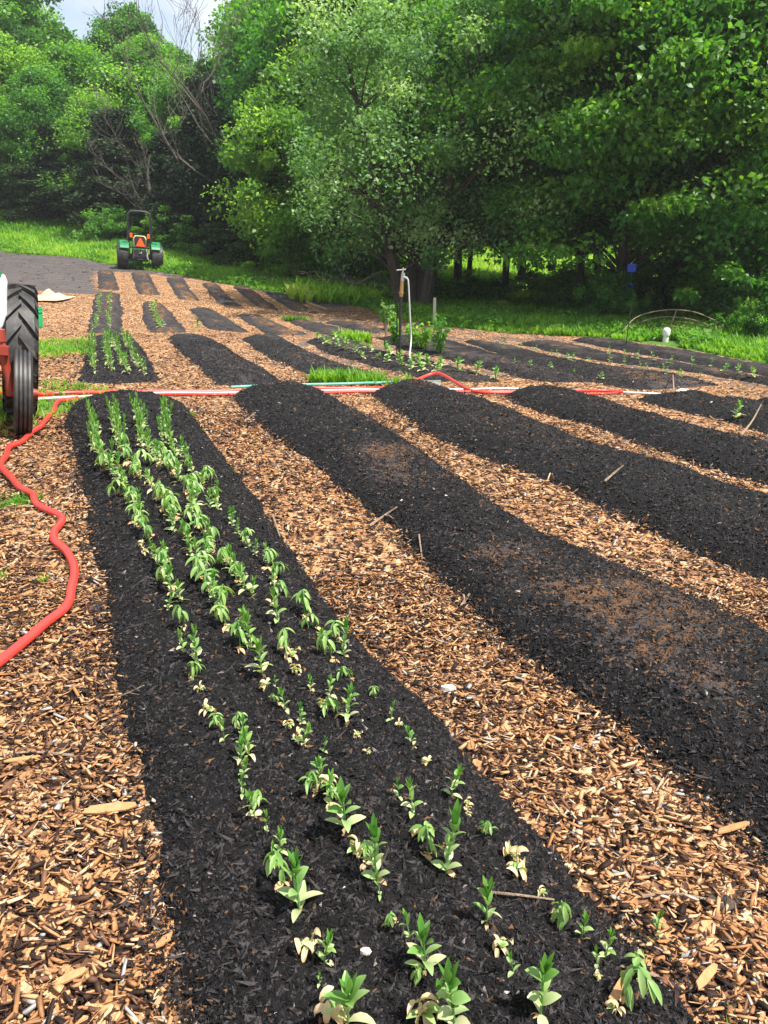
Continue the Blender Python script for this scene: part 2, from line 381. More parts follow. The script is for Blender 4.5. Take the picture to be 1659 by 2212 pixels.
# ------------------------------------------------------------------ compost beds
BEDS=[ # label, left polyline, right polyline (far to near), height, brown
 ('long raised bed of black compost with four rows of wilting pea seedlings, nearest the viewer',
  [(152,866),(135,905),(140,950),(160,1010),(180,1120),(200,1220),(222,1350),(245,1500),(268,1640),(300,1780),(335,1930),(375,2120),(395,2212),(440,2400)],
  [(396,864),(440,920),(490,985),(550,1060),(620,1160),(700,1270),(760,1350),(840,1430),(930,1520),(1030,1640),(1120,1750),(1220,1850),(1340,2010),(1430,2130),(1500,2212),(1700,2400)],.13,0,1),
 ('bare raised compost bed with brown-crusted crest, second from the left in the foreground',
  [(492,848),(520,890),(600,955),(700,1030),(770,1085),(860,1160),(920,1235),(1010,1320),(1090,1390),(1200,1470),(1290,1560),(1400,1630),(1480,1730),(1590,1830),(1659,1890),(1850,2040)],
  [(690,844),(790,900),(900,965),(1010,1050),(1110,1125),(1220,1180),(1330,1225),(1450,1275),(1560,1320),(1659,1375),(1900,1480)],.17,1,1),
 ('bare black compost bed, third from the left in the foreground',
  [(788,846),(850,895),(930,945),(1030,985),(1100,1015),(1200,1055),(1330,1115),(1450,1175),(1560,1225),(1659,1262),(1850,1330)],
  [(955,840),(1080,885),(1200,930),(1300,965),(1400,995),(1500,1025),(1659,1085),(1850,1150)],.17,.2,1),
 ('bare black compost bed by the hoses, fourth from the left in the foreground',
  [(1065,852),(1150,888),(1300,933),(1400,972),(1500,1003),(1659,1056),(1850,1110)],
  [(1240,848),(1300,870),(1400,902),(1500,928),(1659,972),(1850,1020)],.16,.1,1),
 ('compost bed with a few weeds, fifth from the left in the foreground',
  [(1345,858),(1430,882),(1560,912),(1659,940),(1850,980)],
  [(1500,853),(1580,868),(1659,886),(1850,922)],.14,.2,1),
 ('weedy compost bed whose end shows at the right margin just beyond the fifth foreground bed',
  [(1600,862),(1700,886),(1850,918)],[(1740,850),(1850,868),(1950,886)],.13,.2,1),
 ('compost bed with four dense rows of pale leafy seedlings behind the red hose',
  [(190,731),(178,770),(165,805),(160,832)],[(292,731),(318,760),(338,795),(352,832)],.13,0,1),
 ('bare rounded compost bed just right of the pale seedling rows',
  [(354,732),(392,770),(432,802),(470,836)],[(440,728),(515,765),(580,802),(628,836)],.15,.2,1),
 ('bare compost bed, second to the right of the pale seedling rows',
  [(512,732),(560,765),(640,802),(705,832)],[(600,728),(680,765),(770,798),(868,828)],.15,.3,1),
 ('compost bed with two bright green rows of young lettuce beside the black standpipe',
  [(648,736),(709,765),(789,789),(885,814),(940,830)],[(730,727),(810,753),(917,780),(1010,802),(1100,826)],.14,.3,1),
 ('compost bed with tall bushy plants behind the black standpipe',
  [(795,727),(853,752),(930,770),(1013,790),(1128,818),(1180,828)],[(940,726),(1010,745),(1100,770),(1200,795),(1300,828)],.13,.4,1),
 ('compost bed dotted with tiny seedlings right of the bushy plants',
  [(985,733),(1100,775),(1220,808),(1310,834),(1380,848)],[(1085,745),(1240,780),(1400,803),(1500,816),(1590,836)],.12,.4,1),
 ('compost bed with a row of pale broad seedlings, second from the grass edge',
  [(1095,740),(1261,775),(1429,797),(1501,807),(1580,819),(1659,834),(1850,872)],[(1205,737),(1310,760),(1430,781),(1549,801),(1659,821),(1850,856)],.12,.4,1),
 ('compost bed alongside the bright grass edge at the right of the field',
  [(1215,734),(1330,757),(1450,778),(1560,798),(1659,815),(1850,850)],[(1290,730),(1400,745),(1500,760),(1659,792),(1850,829)],.12,.3,1),
 ('compost bed with two thin rows of sparse seedlings in the middle distance',
  [(204,634),(196,665),(188,695),(183,720)],[(262,634),(266,665),(268,695),(270,721)],.15,.2,1),
 ('short compost bed with one curving row of bright green seedlings',
  [(306,652),(303,680),(312,705),(322,720)],[(350,652),(372,675),(392,698),(412,720)],.15,.3,1),
 ('short bare compost bed behind the single round leafy plant',
  [(405,664),(424,690),(450,713)],[(464,668),(506,695),(552,720)],.15,.2,1),
 ('bare middle distance compost bed, second right of the curving seedling row',
  [(503,678),(535,700),(598,725)],[(558,682),(610,702),(672,724)],.14,.3,1),
 ('bare middle distance compost bed, third right of the curving seedling row',
  [(600,686),(640,704),(695,723)],[(660,692),(730,708),(800,721)],.14,.3,1),
 ('low bare middle distance compost bed ending at the bushy plants',
  [(690,696),(750,710),(810,722)],[(745,694),(800,705),(870,716)],.12,.3,1),
 ('far dusty compost bed with pale scraps on top, leftmost below the green tractor',
  [(208,587),(209,605),(210,626)],[(247,588),(254,608),(262,630)],.14,.3,0),
 ('far dusty compost bed directly below the green tractor',
  [(281,591),(288,612),(296,638)],[(322,592),(336,615),(352,642)],.14,.3,0),
 ('far dusty compost bed, third from the left in the row below the green tractor',
  [(354,599),(368,622),(384,648)],[(398,601),(415,628),(436,652)],.14,.3,0),
 ('far dusty compost bed, fourth from the left in the row below the green tractor',
  [(432,612),(450,634),(472,659)],[(470,613),(495,640),(530,664)],.14,.3,0),
 ('far dusty compost bed, fifth from the left in the row below the green tractor',
  [(498,618),(525,640),(556,666)],[(540,620),(570,645),(608,671)],.14,.3,0),
 ('far dusty compost bed, sixth from the left in the row below the green tractor',
  [(565,630),(600,652),(640,674)],[(612,632),(650,655),(698,680)],.13,.3,0),
]
bedpolys=[]; bvh_parts_V=[gV]; bvh_parts_F=[F]
def resamp(pts,n):
    pts=np.array(cr(pts,5)) if len(pts)>2 else np.array(pts); s=np.r_[0,np.cumsum(np.linalg.norm(np.diff(pts[:,:2],axis=0),axis=1))]
    q=np.linspace(0,s[-1],n); return np.stack([np.interp(q,s,pts[:,k]) for k in range(pts.shape[1])],1)
CR_T=np.array([(-.5,-.28,0),(.5,-.12,.05),(.1,.5,0),(0,0,.45)]); CR_F=np.array([(0,2,1),(0,1,3),(1,2,3),(2,0,3)])
bedgrids=[]
for bi,(lab,L,Rr,hh,brown,det) in enumerate(BEDS):
    Lw=resamp([G(*p) for p in L],60); Rw=resamp([G(*p) for p in Rr],60)
    ln=np.linalg.norm(Lw[0,:2]-Lw[-1,:2]); wd=np.linalg.norm(Lw[30,:2]-Rw[30,:2])
    near=np.hypot(*((Lw[-1,:2]+Rw[-1,:2])/2))
    st=.028 if bi==0 else (.04 if bi<5 else .07)
    n=int(min(400,max(24,ln/st))); m=int(max(16,wd/st))
    Lw=resamp(list(map(tuple,Lw[::6]))+[tuple(Lw[-1])],n) ; Rw=resamp(list(map(tuple,Rw[::6]))+[tuple(Rw[-1])],n)
    t=np.linspace(-.0,1,m+1)[None,:]; s=np.linspace(0,1,n)[:,None]
    X=Lw[:,:1]*(1-t)+Rw[:,:1]*t; Y=Lw[:,1:2]*(1-t)+Rw[:,1:2]*t
    # ragged margins
    wob=(.055 if bi<6 else .09 if bi<14 else .20)*min(1,wd)*(fbm(X*2.2+bi*7,Y*2.2,3)-.5)*(np.abs(2*t-1)**2)
    wob2=.05*(fbm(X*9+bi*3,Y*9,3)-.5)*(np.abs(2*t-1)**3)
    dx=(Rw[:,:2]-Lw[:,:2]); dx/=np.linalg.norm(dx,axis=1,keepdims=True)
    X=X+dx[:,:1]*(wob+wob2); Y=Y+dx[:,1:2]*(wob+wob2)
    prof=1-np.abs(2*t-1)**2.6
    prof=np.where(prof>0,prof,0)**.8
    ends=np.clip(s*ln/.38,0,1); ende=np.clip((1-s)*ln/.38,0,1)
    if bi<6: ende=np.ones_like(ende)
    sm=lambda a:a*a*(3-2*a)
    ep=sm(ends)*sm(ende)
    hump=.75+.5*fbm(X*1.3+5,Y*1.3+bi,2)
    hh=hh*(1. if bi==0 else .8 if bi<6 else .62 if bi<14 else .55)
    Z=terr(X,Y)-.03+(hh+.03)*prof*ep*hump+(fbm(X*13,Y*13,3)-.5)*.045*ep*prof+(fbm(X*3.1+9,Y*3.1,3)-.5)*.07*ep*prof*(bi<6)+(vn(X*45,Y*45)-.5)*.014*(1 if bi<3 else .5)
    if bi>=6: Z=Z+(fbm(X*5+2,Y*5,3)-.5)*.05
    tone=.18+.28*vn(X*30+9,Y*30)+.0*X
    cr_=np.clip(1.7-abs(2*t-1)*2.2,0,1)*np.clip((fbm(X*1.1+40,Y*1.1+bi,4)-.38)*5,0,1)*brown
    tone=np.minimum(tone+cr_*.95*vn(X*40,Y*40+3),.815)
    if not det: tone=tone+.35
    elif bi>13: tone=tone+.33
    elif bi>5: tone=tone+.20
    V=np.stack([X,Y,Z],-1).reshape(-1,3); mm=m+1
    ii=np.arange(n*mm).reshape(n,mm); FF=np.stack([ii[:-1,:-1],ii[1:,:-1],ii[1:,1:],ii[:-1,1:]],-1).reshape(-1,4)
    bedpolys.append(np.r_[Lw[:,:2],Rw[::-1,:2]]); bvh_parts_V.append(V.copy()); bvh_parts_F.append(FF)
    nb=len(V)
    # crumbs of compost lying on it, part of the same surface
    P00=V.reshape(n,mm,3)
    cc=(P00[:-1,:-1]+P00[1:,1:])/2; cw=np.linalg.norm(P00[1:,:-1]-P00[:-1,:-1],axis=2)*np.linalg.norm(P00[:-1,1:]-P00[:-1,:-1],axis=2)
    dd=np.hypot(cc[...,0],cc[...,1]); vis=(dd<13)&(cc[...,1]>.5)&(np.abs(cc[...,0])<cc[...,1]*.62+.5)
    wgt=(cw*30000/(1+(dd/1.9)**2)*vis).ravel(); N=int(min(70000,wgt.sum()))
    FT=[np.c_[FF[:,[0,1,2]]],np.c_[FF[:,[0,2,3]]]]; tn=tone.ravel()
    VV=[V];FL=[np.concatenate(FT)];TT=[tn]
    if N>50:
        ci=rng.choice(len(wgt),N,p=wgt/wgt.sum()); ri,ti=np.unravel_index(ci,(n-1,m))
        a=rng.random(N)[:,None]; b=rng.random(N)[:,None]
        p=(P00[ri,ti]*(1-a)+P00[ri+1,ti]*a)*(1-b)+(P00[ri,ti+1]*(1-a)+P00[ri+1,ti+1]*a)*b
        d=np.hypot(p[:,0],p[:,1])
        sz=(.006+.011*rng.random(N)**3)*(1+np.clip(d-2,0,9)*.11)
        M=rotz(rng.random(N)*6.28)@roty(rng.normal(0,.5,N))@scl(sz*(1+1.6*rng.random(N)),sz,sz*.8)
        tb=.25+.42*rng.random(N); cv=cr_[ri,np.minimum(ti,m-1)] if cr_.shape[1]>1 else 0
        u=rng.random(N)
        tb=np.where(u>.86,.62+.10*rng.random(N),tb); tb=np.where(u>.970,.78+.12*rng.random(N),tb); tb=np.where(u>.993,.95+.03*rng.random(N),tb); tb=np.where(u>.9995,1.,tb)
        tb=np.where(rng.random(N)<cv*.6,.77+.10*rng.random(N),tb)
        # brown chips scattered along the margins
        mg=np.abs(2*ti/m-1)>.9
        tb=np.where(mg&(rng.random(N)<.14),.84+.08*rng.random(N),tb)
        lgm=rng.random(N)<.10; sx_=np.where(lgm,2.4,1.)[:,None,None]; M=M@scl(np.where(lgm,2.2,1.),np.where(lgm,.8,1.),np.where(lgm,.8,1.)); tb=np.where(lgm,.55+.17*rng.random(N),tb)
        # spill over the margins
        spl=mg&(rng.random(N)<.6); sg=np.where(ti<m/2,-1,1); off_=np.abs(rng.normal(0,.05,N))*spl*sg
        p[:,0]+=dx[ri,0]*off_; p[:,1]+=dx[ri,1]*off_; zz=terr(p[spl,0],p[spl,1])+.012; p[spl,2]=np.maximum(p[spl,2],zz)
        p[:,2]+=sz*.05
        v,f,tt=inst(CR_T,CR_F,M,p,tb); VV.append(v);FL.append(f+nb);TT.append(tt)
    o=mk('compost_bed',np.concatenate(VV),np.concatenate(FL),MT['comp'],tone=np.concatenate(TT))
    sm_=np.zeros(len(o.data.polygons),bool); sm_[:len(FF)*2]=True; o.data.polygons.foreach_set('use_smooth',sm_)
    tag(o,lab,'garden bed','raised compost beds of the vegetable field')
# combined surface for setting things down
_off=0;_fv=[];_ff=[]
for v,f in zip(bvh_parts_V,bvh_parts_F): _fv.append(v); _ff.append(f+_off); _off+=len(v)
BV=BVHTree.FromPolygons([tuple(map(float,v)) for v in np.concatenate(_fv)],[tuple(map(int,f)) for f in np.concatenate(_ff)])
def S(c,r):
    """surface point seen along a direction (beds included)"""
    u=(c-CX)/FPX; v=(r-CY)/FPX; d=Vector((u,cP-v*sP,-sP-v*cP)).normalized()
    h=BV.ray_cast(Vector((0,0,H)),d)
    return h[0] if h[0] is not None else Vector(G(c,r))
def top(x,y):
    h=BV.ray_cast(Vector((float(x),float(y),30)),Vector((0,0,-1))); return h[0].z if h[0] is not None else float(terr(x,y))
def dcam(p): return float(p[1]*cP-(p[2]-H)*sP)
# ------------------------------------------------------------------ wood chips
def inbed(x,y,marg=0):
    r=np.zeros(np.shape(x),bool)
    for pl in bedpolys:
        lo=pl.min(0)-.2; hi=pl.max(0)+.2; k=(x>lo[0])&(x<hi[0])&(y>lo[1])&(y<hi[1])
        if k.any(): r[k]|=inpoly(x[k],y[k],pl)
    return r
BX=np.array([(-.5,-.25,-.5),(.5,-.12,-.5),(.30,.45,-.5),(-.42,.5,-.5),(-.40,-.48,.5),(.36,-.35,.5),(.50,.20,.5),(-.5,.22,.4)]); BF=np.array([(3,2,1,0),(4,5,6,7),(0,1,5,4),(1,2,6,5),(2,3,7,6),(3,0,4,7)])
def scatter(N,x0,x1,y0,y1):
    x=rng.uniform(x0,x1,N); y=rng.uniform(y0,y1,N); k=np.abs(x)<y*.60+.45; return x[k],y[k]
cx_,cy_=[],[]
for N,a in ((70000,(-2.3,2.3,.7,3.2)),(80000,(-4.2,4.4,2.6,6.6)),(30000,(-6.,7.,6,11)),(34000,(-12,9.,11,24))):
    x,y=scatter(N,*a); cx_.append(x); cy_.append(y)
x=np.concatenate(cx_); y=np.concatenate(cy_)
jd=.026+.0065*np.hypot(x,y); jx=rng.normal(0,1,len(x))*jd; jy=rng.normal(0,1,len(x))*jd; k=~inbed(x+jx,y+jy)&(y<yedge(x)-.2)
for pl in soilP: k&=~inpoly(x,y,pl)
for q,rr in zip(pt,(.8,.6,.1)): k&=np.hypot(x-q[0],y-q[1])>rr
k&=rng.random(len(x))>.55*np.clip((y-8.5)/2,0,1)*np.clip((x+3.2)/1.5,0,1)+.5*np.clip((y-15)/4,0,1)*(x<-1.7)
x=x[k];y=y[k];N=len(x)
d=np.hypot(x,y)
z=terr(x,y)+(fbm(x*2.3,y*2.3,4)-.5)*.035
pz=vn(x*5,y*5)
ln_=(.012+.042*rng.random(N)**1.9)*(1+np.clip(d-3,0,9)*.06); wdt=(.003+.014*rng.random(N)**1.4)*(1+np.clip(d-3,0,9)*.08)
lg=rng.random(N)>.985; ln_=np.where(lg,ln_*1.9,ln_); wdt=np.where(lg,wdt*1.3,wdt)
M=rotz(np.where(rng.random(N)<.55,rng.normal(0,.6,N),rng.random(N)*6.28))@roty(rng.normal(0,.30,N))@rotx(rng.normal(0,.40,N))@scl(ln_,wdt,wdt*(.14+.16*rng.random(N)))
tn=np.clip(rng.beta(1.9,1.75,N)*.98-.14*(pz-.5)-.34*(fbm(x*1.6+3,y*1.6,3)-.5),0,.97); tn=np.where(rng.random(N)<.20,rng.random(N)*.15,tn); tn=np.where(rng.random(N)<.03,1.,tn)
p=np.stack([x,y,z+.004+.016*rng.random(N)],1)
v,f,tt=inst(BX,BF,M,p,tn)
tag(mk('wood_chips',v,f,MT['chip'],tone=tt),'orange brown wood chip mulch covering the paths between the beds','mulch',kind='stuff')
# ------------------------------------------------------------------ trees
LF_T=np.array([(0,0,0),(.5,.30,.06),(1,0,-.10),(.5,-.30,.06)]); LF_F=np.array([(0,3,1),(1,3,2)])
def leaves(cen,rad,per,size,droop,tonebase,g,flat=.55):
    """leaf-sized faces spread through clumps: cen (K,3), rad (K,3)"""
    K=len(cen); N=K*per; k=np.repeat(np.arange(K),per)
    dirn=g.normal(size=(N,3)); dirn/=np.linalg.norm(dirn,axis=1,keepdims=True)
    rr=g.random(N)**.45
    p=cen[k]+dirn*rr[:,None]*rad[k]
    nrm=np.stack([g.normal(0,flat,N),g.normal(0,flat,N),np.abs(g.normal(.9,.3,N))],1)
    M=basis(nrm,g.random(N)*6.28)
    M=M@roty(np.abs(g.normal(droop,.35,N)))
    s=size*(.65+.7*g.random(N)); M=M@scl(s,s,s)
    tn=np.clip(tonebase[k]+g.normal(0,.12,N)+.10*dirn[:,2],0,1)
    return inst(LF_T,LF_F,M,p,tn)
def make_tree(name,h,r,base,K,per,lsize,mat,trunk_r,seed,style='layer',stems=1,bark='bark',lean=0.,label=None,cat='tree',tb=.45):
    g=np.random.default_rng(seed); rt=empty(name,(0,0,0)); tr=MB(); C=[];RD=[];T=[]
    tops=[]
    for s in range(stems):
        a=s*2.4+g.random()*.8; off=.22*r*(stems>1)
        bx,by=math.cos(a)*off*.4,math.sin(a)*off*.4
        ex,ey=bx+math.cos(a)*off*2.2,by+math.sin(a)*off*2.2
        path=[(bx,by,-.3)]
        for i in range(1,8):
            f=i/7; path.append((bx+(ex-bx)*f+g.normal(0,.06)*trunk_r*6*.3+lean*f*h*.5,by+(ey-by)*f+g.normal(0,.05),h*.93*f))
        tr.tube(cr(path,2),[trunk_r*(1.35 if q==0 else 1)*(1-.86*(q/14)) for q in range(15)],8); tops.append(path)
    for k in range(K):
        f=((k+.5)/K); f=base/h+(1-base/h)*f**.85
        if style=='cone': env=(1-f)**.8*1.0+.05
        elif style=='layer': env=math.sin(math.pi*min(1,max(0.05,(f-base/h)/(1.0-base/h)*.82+.16)))**.6
        else: env=math.sin(math.pi*min(.97,max(0.06,(f-base/h)/(1.0-base/h)*.86+.12)))**.7
        th=k*2.39996+g.normal(0,.4); rr=r*env*(.45+.60*math.sqrt(g.random()))
        if g.random()<.22: rr*=.4
        path=tops[k%stems]; ti=f*7/.93; i0=min(6,int(ti)); fr=min(1,ti-i0)
        ax=path[i0][0]*(1-fr)+path[i0+1][0]*fr; ay=path[i0][1]*(1-fr)+path[i0+1][1]*fr
        sc=(.42+1.0*g.random()**1.3)
        if style=='layer': zc=f*h+g.normal(0,.15)-.10*rr; rad=(r*.31*sc,r*.31*sc,r*.09*sc)
        elif style=='cone': zc=f*h-.20*rr; rad=(r*.26*sc,r*.26*sc,r*.16*sc)
        else: zc=f*h+g.normal(0,.25); rad=(r*.26*sc,r*.26*sc,r*.20*sc)
        c=(ax+math.cos(th)*rr,ay+math.sin(th)*rr,zc)
        C.append(c);RD.append(rad);T.append(tb+g.normal(0,.22))
        z0=max(base*.6,zc-.45*rr-.2); i0=min(6,int(z0/h*7/.93)); fr=z0/h*7/.93-i0
        sx=path[i0][0]*(1-fr)+path[min(7,i0+1)][0]*fr; sy=path[i0][1]*(1-fr)+path[min(7,i0+1)][1]*fr
        br=trunk_r*.30*(1-.6*f)
        mid=((sx+c[0])/2+g.normal(0,.1),(sy+c[1])/2+g.normal(0,.1),z0*.42+zc*.58+.08*rr)
        tr.tube(cr([(sx,sy,z0),mid,c],3),[br,br*.85,br*.7,br*.55,br*.4,br*.3,br*.15],5)
    tr.build('trunk',MT[bark],rt,smooth=True)
    if per:
        v,f,tt=leaves(np.array(C),np.array(RD),per,lsize,.35 if style!='cone' else .7,np.array(T),g,.85)
        mk('crown',v,f,mat,tone=tt,parent=rt)
    return tag(rt,label,cat)
PROTO={
 'A':lambda:make_tree('broadleaf_tree',11.5,4.3,2.0,190,300,.155,MT['leafA'],.16,1),
 'A2':lambda:make_tree('broadleaf_tree',10.5,3.9,2.6,165,290,.15,MT['leafA'],.13,2),
 'B':lambda:make_tree('broadleaf_tree',10.,3.6,.9,170,260,.19,MT['leafB'],.16,3,'round'),
 'B2':lambda:make_tree('broadleaf_tree',8.,3.4,.6,140,260,.17,MT['leafB'],.13,4,'round'),
 'C':lambda:make_tree('broadleaf_tree',7.6,3.4,1.7,150,330,.115,MT['leafC'],.20,5,'round',stems=4),
 'D':lambda:make_tree('conifer_tree',8.5,2.2,.3,190,260,.15,MT['leafD'],.15,6,'cone'),
 'E':lambda:make_tree('broadleaf_tree',17.,5.2,4.5,190,230,.30,MT['leafB'],.25,7,'round'),
 'E2':lambda:make_tree('broadleaf_tree',16.,5.0,4.8,180,230,.28,MT['leafA'],.25,8,'layer'),
}
SHRUB={
 'S':lambda:make_tree('shrub',1.7,1.15,.08,46,150,.10,MT['leafB'],.03,9,'round',stems=3,cat='shrub',tb=.5),
 'S2':lambda:make_tree('shrub',1.5,1.2,.05,46,150,.10,MT['leafA'],.03,10,'round',stems=3,cat='shrub',tb=.3),
}
_made={}
def tree(kind,c,d,label,sc=1.,sz=None,rz=None,group='trees of the wood behind the field',row=None):
    """stand a tree on the terrain at a column and distance"""
    X=(c-CX)/FPX*d; Y=d/cP*.985 if row is None else wp(c,row,d)[1]
    z=float(terr(X,Y))
    if kind not in _made:
        o=(PROTO.get(kind) or SHRUB[kind])(); _made[kind]=o
    else: o=copy_tree(_made[kind])
    o.location=(X,Y,z-.05); o.rotation_euler=(0,0,rng.random()*6.28 if rz is None else rz); o.scale=(sc,sc,sz or sc)
    tag(o,label,'shrub' if kind in SHRUB else 'tree',group); return o
W='in the row of trees lining the right side of the field'
tree('C',895,22.5,'spreading multi-stemmed tree with pale glossy leaves just behind the black standpipe',1.03,1.0,.3)
tree('A',1345,20.5,'tall layered broadleaf tree whose trunk carries the blue strap',.98,1.0,.8)
tree('A2',1255,23,'slim trunked broadleaf tree just left of the one with the blue strap',.95,1.,2.2)
tree('A',1690,20.5,'low-branched broadleaf tree overhanging the right margin of the picture',.9,1.,4)
tree('A2',1530,19.5,'shady broadleaf tree right behind the arched canes',1.0,1.0,1.2)
tree('A2',1095,25,'leafy tree with low boughs just right of the pale-leaved multi-stemmed tree',1.0,.95,5.2)
tree('B2',690,30,'bright yellow-green tree with one dark trunk left of the brush pile',.95,.95,1.)
tree('D',575,33.5,'broad dark cedar between the green tractor and the brush pile',1.2,.74,2.)
tree('B2',780,29,'small leafy tree directly behind the brush pile',.9,.9,3.)
tree('D',470,37.5,'dark conical cedar behind the bare dead tree',1.25,.88,2.)
tree('D',530,36,'dark cedar left of the twin trunks beyond the grass strip',1.1,.8,1.)
tree('D',395,40,'low dark cedar directly behind the green tractor',1.25,.62,3.)
tree('D',290,43,'dark cedar above the bright bush left of the tractor',1.6,.72,4.)
tree('D',160,46,'dark low cedar over the shaded grass at the left',1.7,.6,5.)
tree('D',-30,48,'blue-black cedar cut by the left margin of the picture',1.3,1.20,.4)
tree('B',70,49,'bushy bright tree at the top of the grassy slope, leftmost broadleaf',1.05,.9,.3)
tree('B',215,50,'bright green tree right of the dark cedar on the grassy slope',1.1,.88,1.3)
tree('B',345,49,'rounded bright tree in the left group, straight above the tractor roll bar',1.1,.95,2.6)
tree('B',130,47,'leafy lower tree between the two bright trees on the left slope',.8,.75,2.)
tree('B',500,45,'mid green tree just right of the bare dead branches',1.0,.84,3.6)
tree('B',610,42,'tall full tree behind the bright yellow-green one',1.15,1.18,4.6)
tree('B2',250,46,'low bright tree whose boughs hang over the dark cedars',1.0,.8,4.)
tree('B2',420,44,'low bright tree among the dead branches',1.,.95,.6)
tree('B2',-20,51,'low leafy tree at the left margin under the dark cedar',.9,.8,1.6)
for i,(c,d,k,s,z) in enumerate([(720,34,'B',1.15,1.12),(850,32,'E2',.8,.8),(990,31,'E',.75,.78),(1130,34,'E2',.85,.8),(1290,31,'E2',.8,.8),(1450,33,'E2',.85,.8),(1600,29,'E2',.8,.8),(1760,26,'E2',.75,.75),(1990,24,'A2',1.,1.)]):
    tree(k,c,d,['tall tree of the second rank, %s'%q for q in ('above the brush pile','right above the standpipe top','high behind the galvanised stake','high above the small dark utility cart','high above the slim trunk beside the strap tree','straight above the white pipe cap','above the arched canes','at the top right corner','outside the right margin, its boughs reaching in')][i],s,z)
far=[(-180,66,'E',1.0,1.),(-60,62,'E',.95,.9),(50,60,'E',1.0,.92),(115,66,'E2',.9,.74),(190,72,'E',.75,.58),(262,70,'E2',.75,.62),(325,62,'E',.7,.70),(395,66,'E',.75,.58),(480,68,'E2',.8,.52),(640,60,'E',.95,.98),(650,62,'E2',1.05,1.12),(760,58,'E',1.1,1.1),(880,60,'E2',1.1,1.15),(1000,58,'E',1.1,1.15),(1120,62,'E2',1.2,1.2),(1240,60,'E',1.15,1.2),(1370,62,'E2',1.2,1.2),(1500,66,'E',1.2,1.2),(1640,62,'E2',1.2,1.2),(1800,60,'E',1.2,1.2),(1980,56,'E2',1.2,1.2),(700,76,'E',1.3,1.5),(900,78,'E2',1.3,1.5),(1100,78,'E',1.3,1.5),(1300,80,'E2',1.3,1.5),(1520,80,'E',1.3,1.5),(1740,78,'E2',1.3,1.5)]
ORD=['first','second','third','fourth','fifth','sixth','seventh','eighth','ninth','tenth','eleventh','twelfth','thirteenth','fourteenth','fifteenth','sixteenth','seventeenth','eighteenth','nineteenth','twentieth','twenty-first','twenty-second','twenty-third','twenty-fourth','twenty-fifth','twenty-sixth','twenty-seventh','twenty-eighth','twenty-ninth','thirtieth']+['%s-%s'%(a,b) for a in ('thirty','forty','fifty','sixty','seventy') for b in ('first','second','third','fourth','fifth','sixth','seventh','eighth','ninth','tenth')]
for i,(c,d,k,s,z) in enumerate(far):
    row_='nearer rank' if i<21 else 'rearmost rank'; j=i if i<21 else i-21
    tree(k,c,d,'big hillside tree of the %s, %s from the left on the ridge'%(row_,ORD[j]),s,z,group='trees on the wooded hill behind')
# bare dead tree
g=np.random.default_rng(40)
def dead_tree(name,c,d,h,label,spread=1.,seed=40,r0=.13,dirs=None):
    g=np.random.default_rng(seed); X=(c-CX)/FPX*d; Y=d/cP*.985; rt=empty(name,(X,Y,float(terr(X,Y))-.1)); tag(rt,label,'dead tree')
    t=MB()
    def br(p,dr,L,r,lev):
        n=6; pts=[p]; q=Vector(p); dv=Vector(dr).normalized()
        for i in range(n):
            dv=(dv+Vector((g.normal(0,.16),g.normal(0,.16),g.normal(.05,.10)))).normalized(); q=q+dv*(L/n); pts.append(tuple(q))
        t.tube(pts,[max(.006,r*(1-.8*i/n)) for i in range(n+1)],5 if lev else 8)
        if lev<4:
            for i in range(2,n+1):
                for _ in range(1 if lev<3 else 1+(g.random()<.5)):
                    if g.random()<.62:
                        dd=(dv+Vector((g.normal(0,.55),g.normal(0,.5),g.normal(.25,.4)))*spread).normalized()
                        br(pts[i],dd,L*(.42+.25*g.random()),r*(1-.8*i/n)*.75+.003,lev+1)
    for k,(dx,dz,L) in enumerate(dirs): br((dx*.12,0,0),(dx,.05*g.normal(),dz),L,r0,0)
    t.build('branches',MT['deadbark'],rt,smooth=True); return rt
dead_tree('dead_tree',465,36.5,11,'bare grey dead tree with forked leafless branches rising above the left woods',1.,41,.075,[(-.16,1,8.6),(.05,1,7.0),(-.34,1,5.6),(.12,1,9.6)])
dead_tree('dead_tree',395,38.5,5,'low leafless tree with crooked bare boughs behind the roll bar of the tractor',1.1,43,.055,[(.55,.8,4.5),(-.5,.8,4.2),(.1,1,4.)])
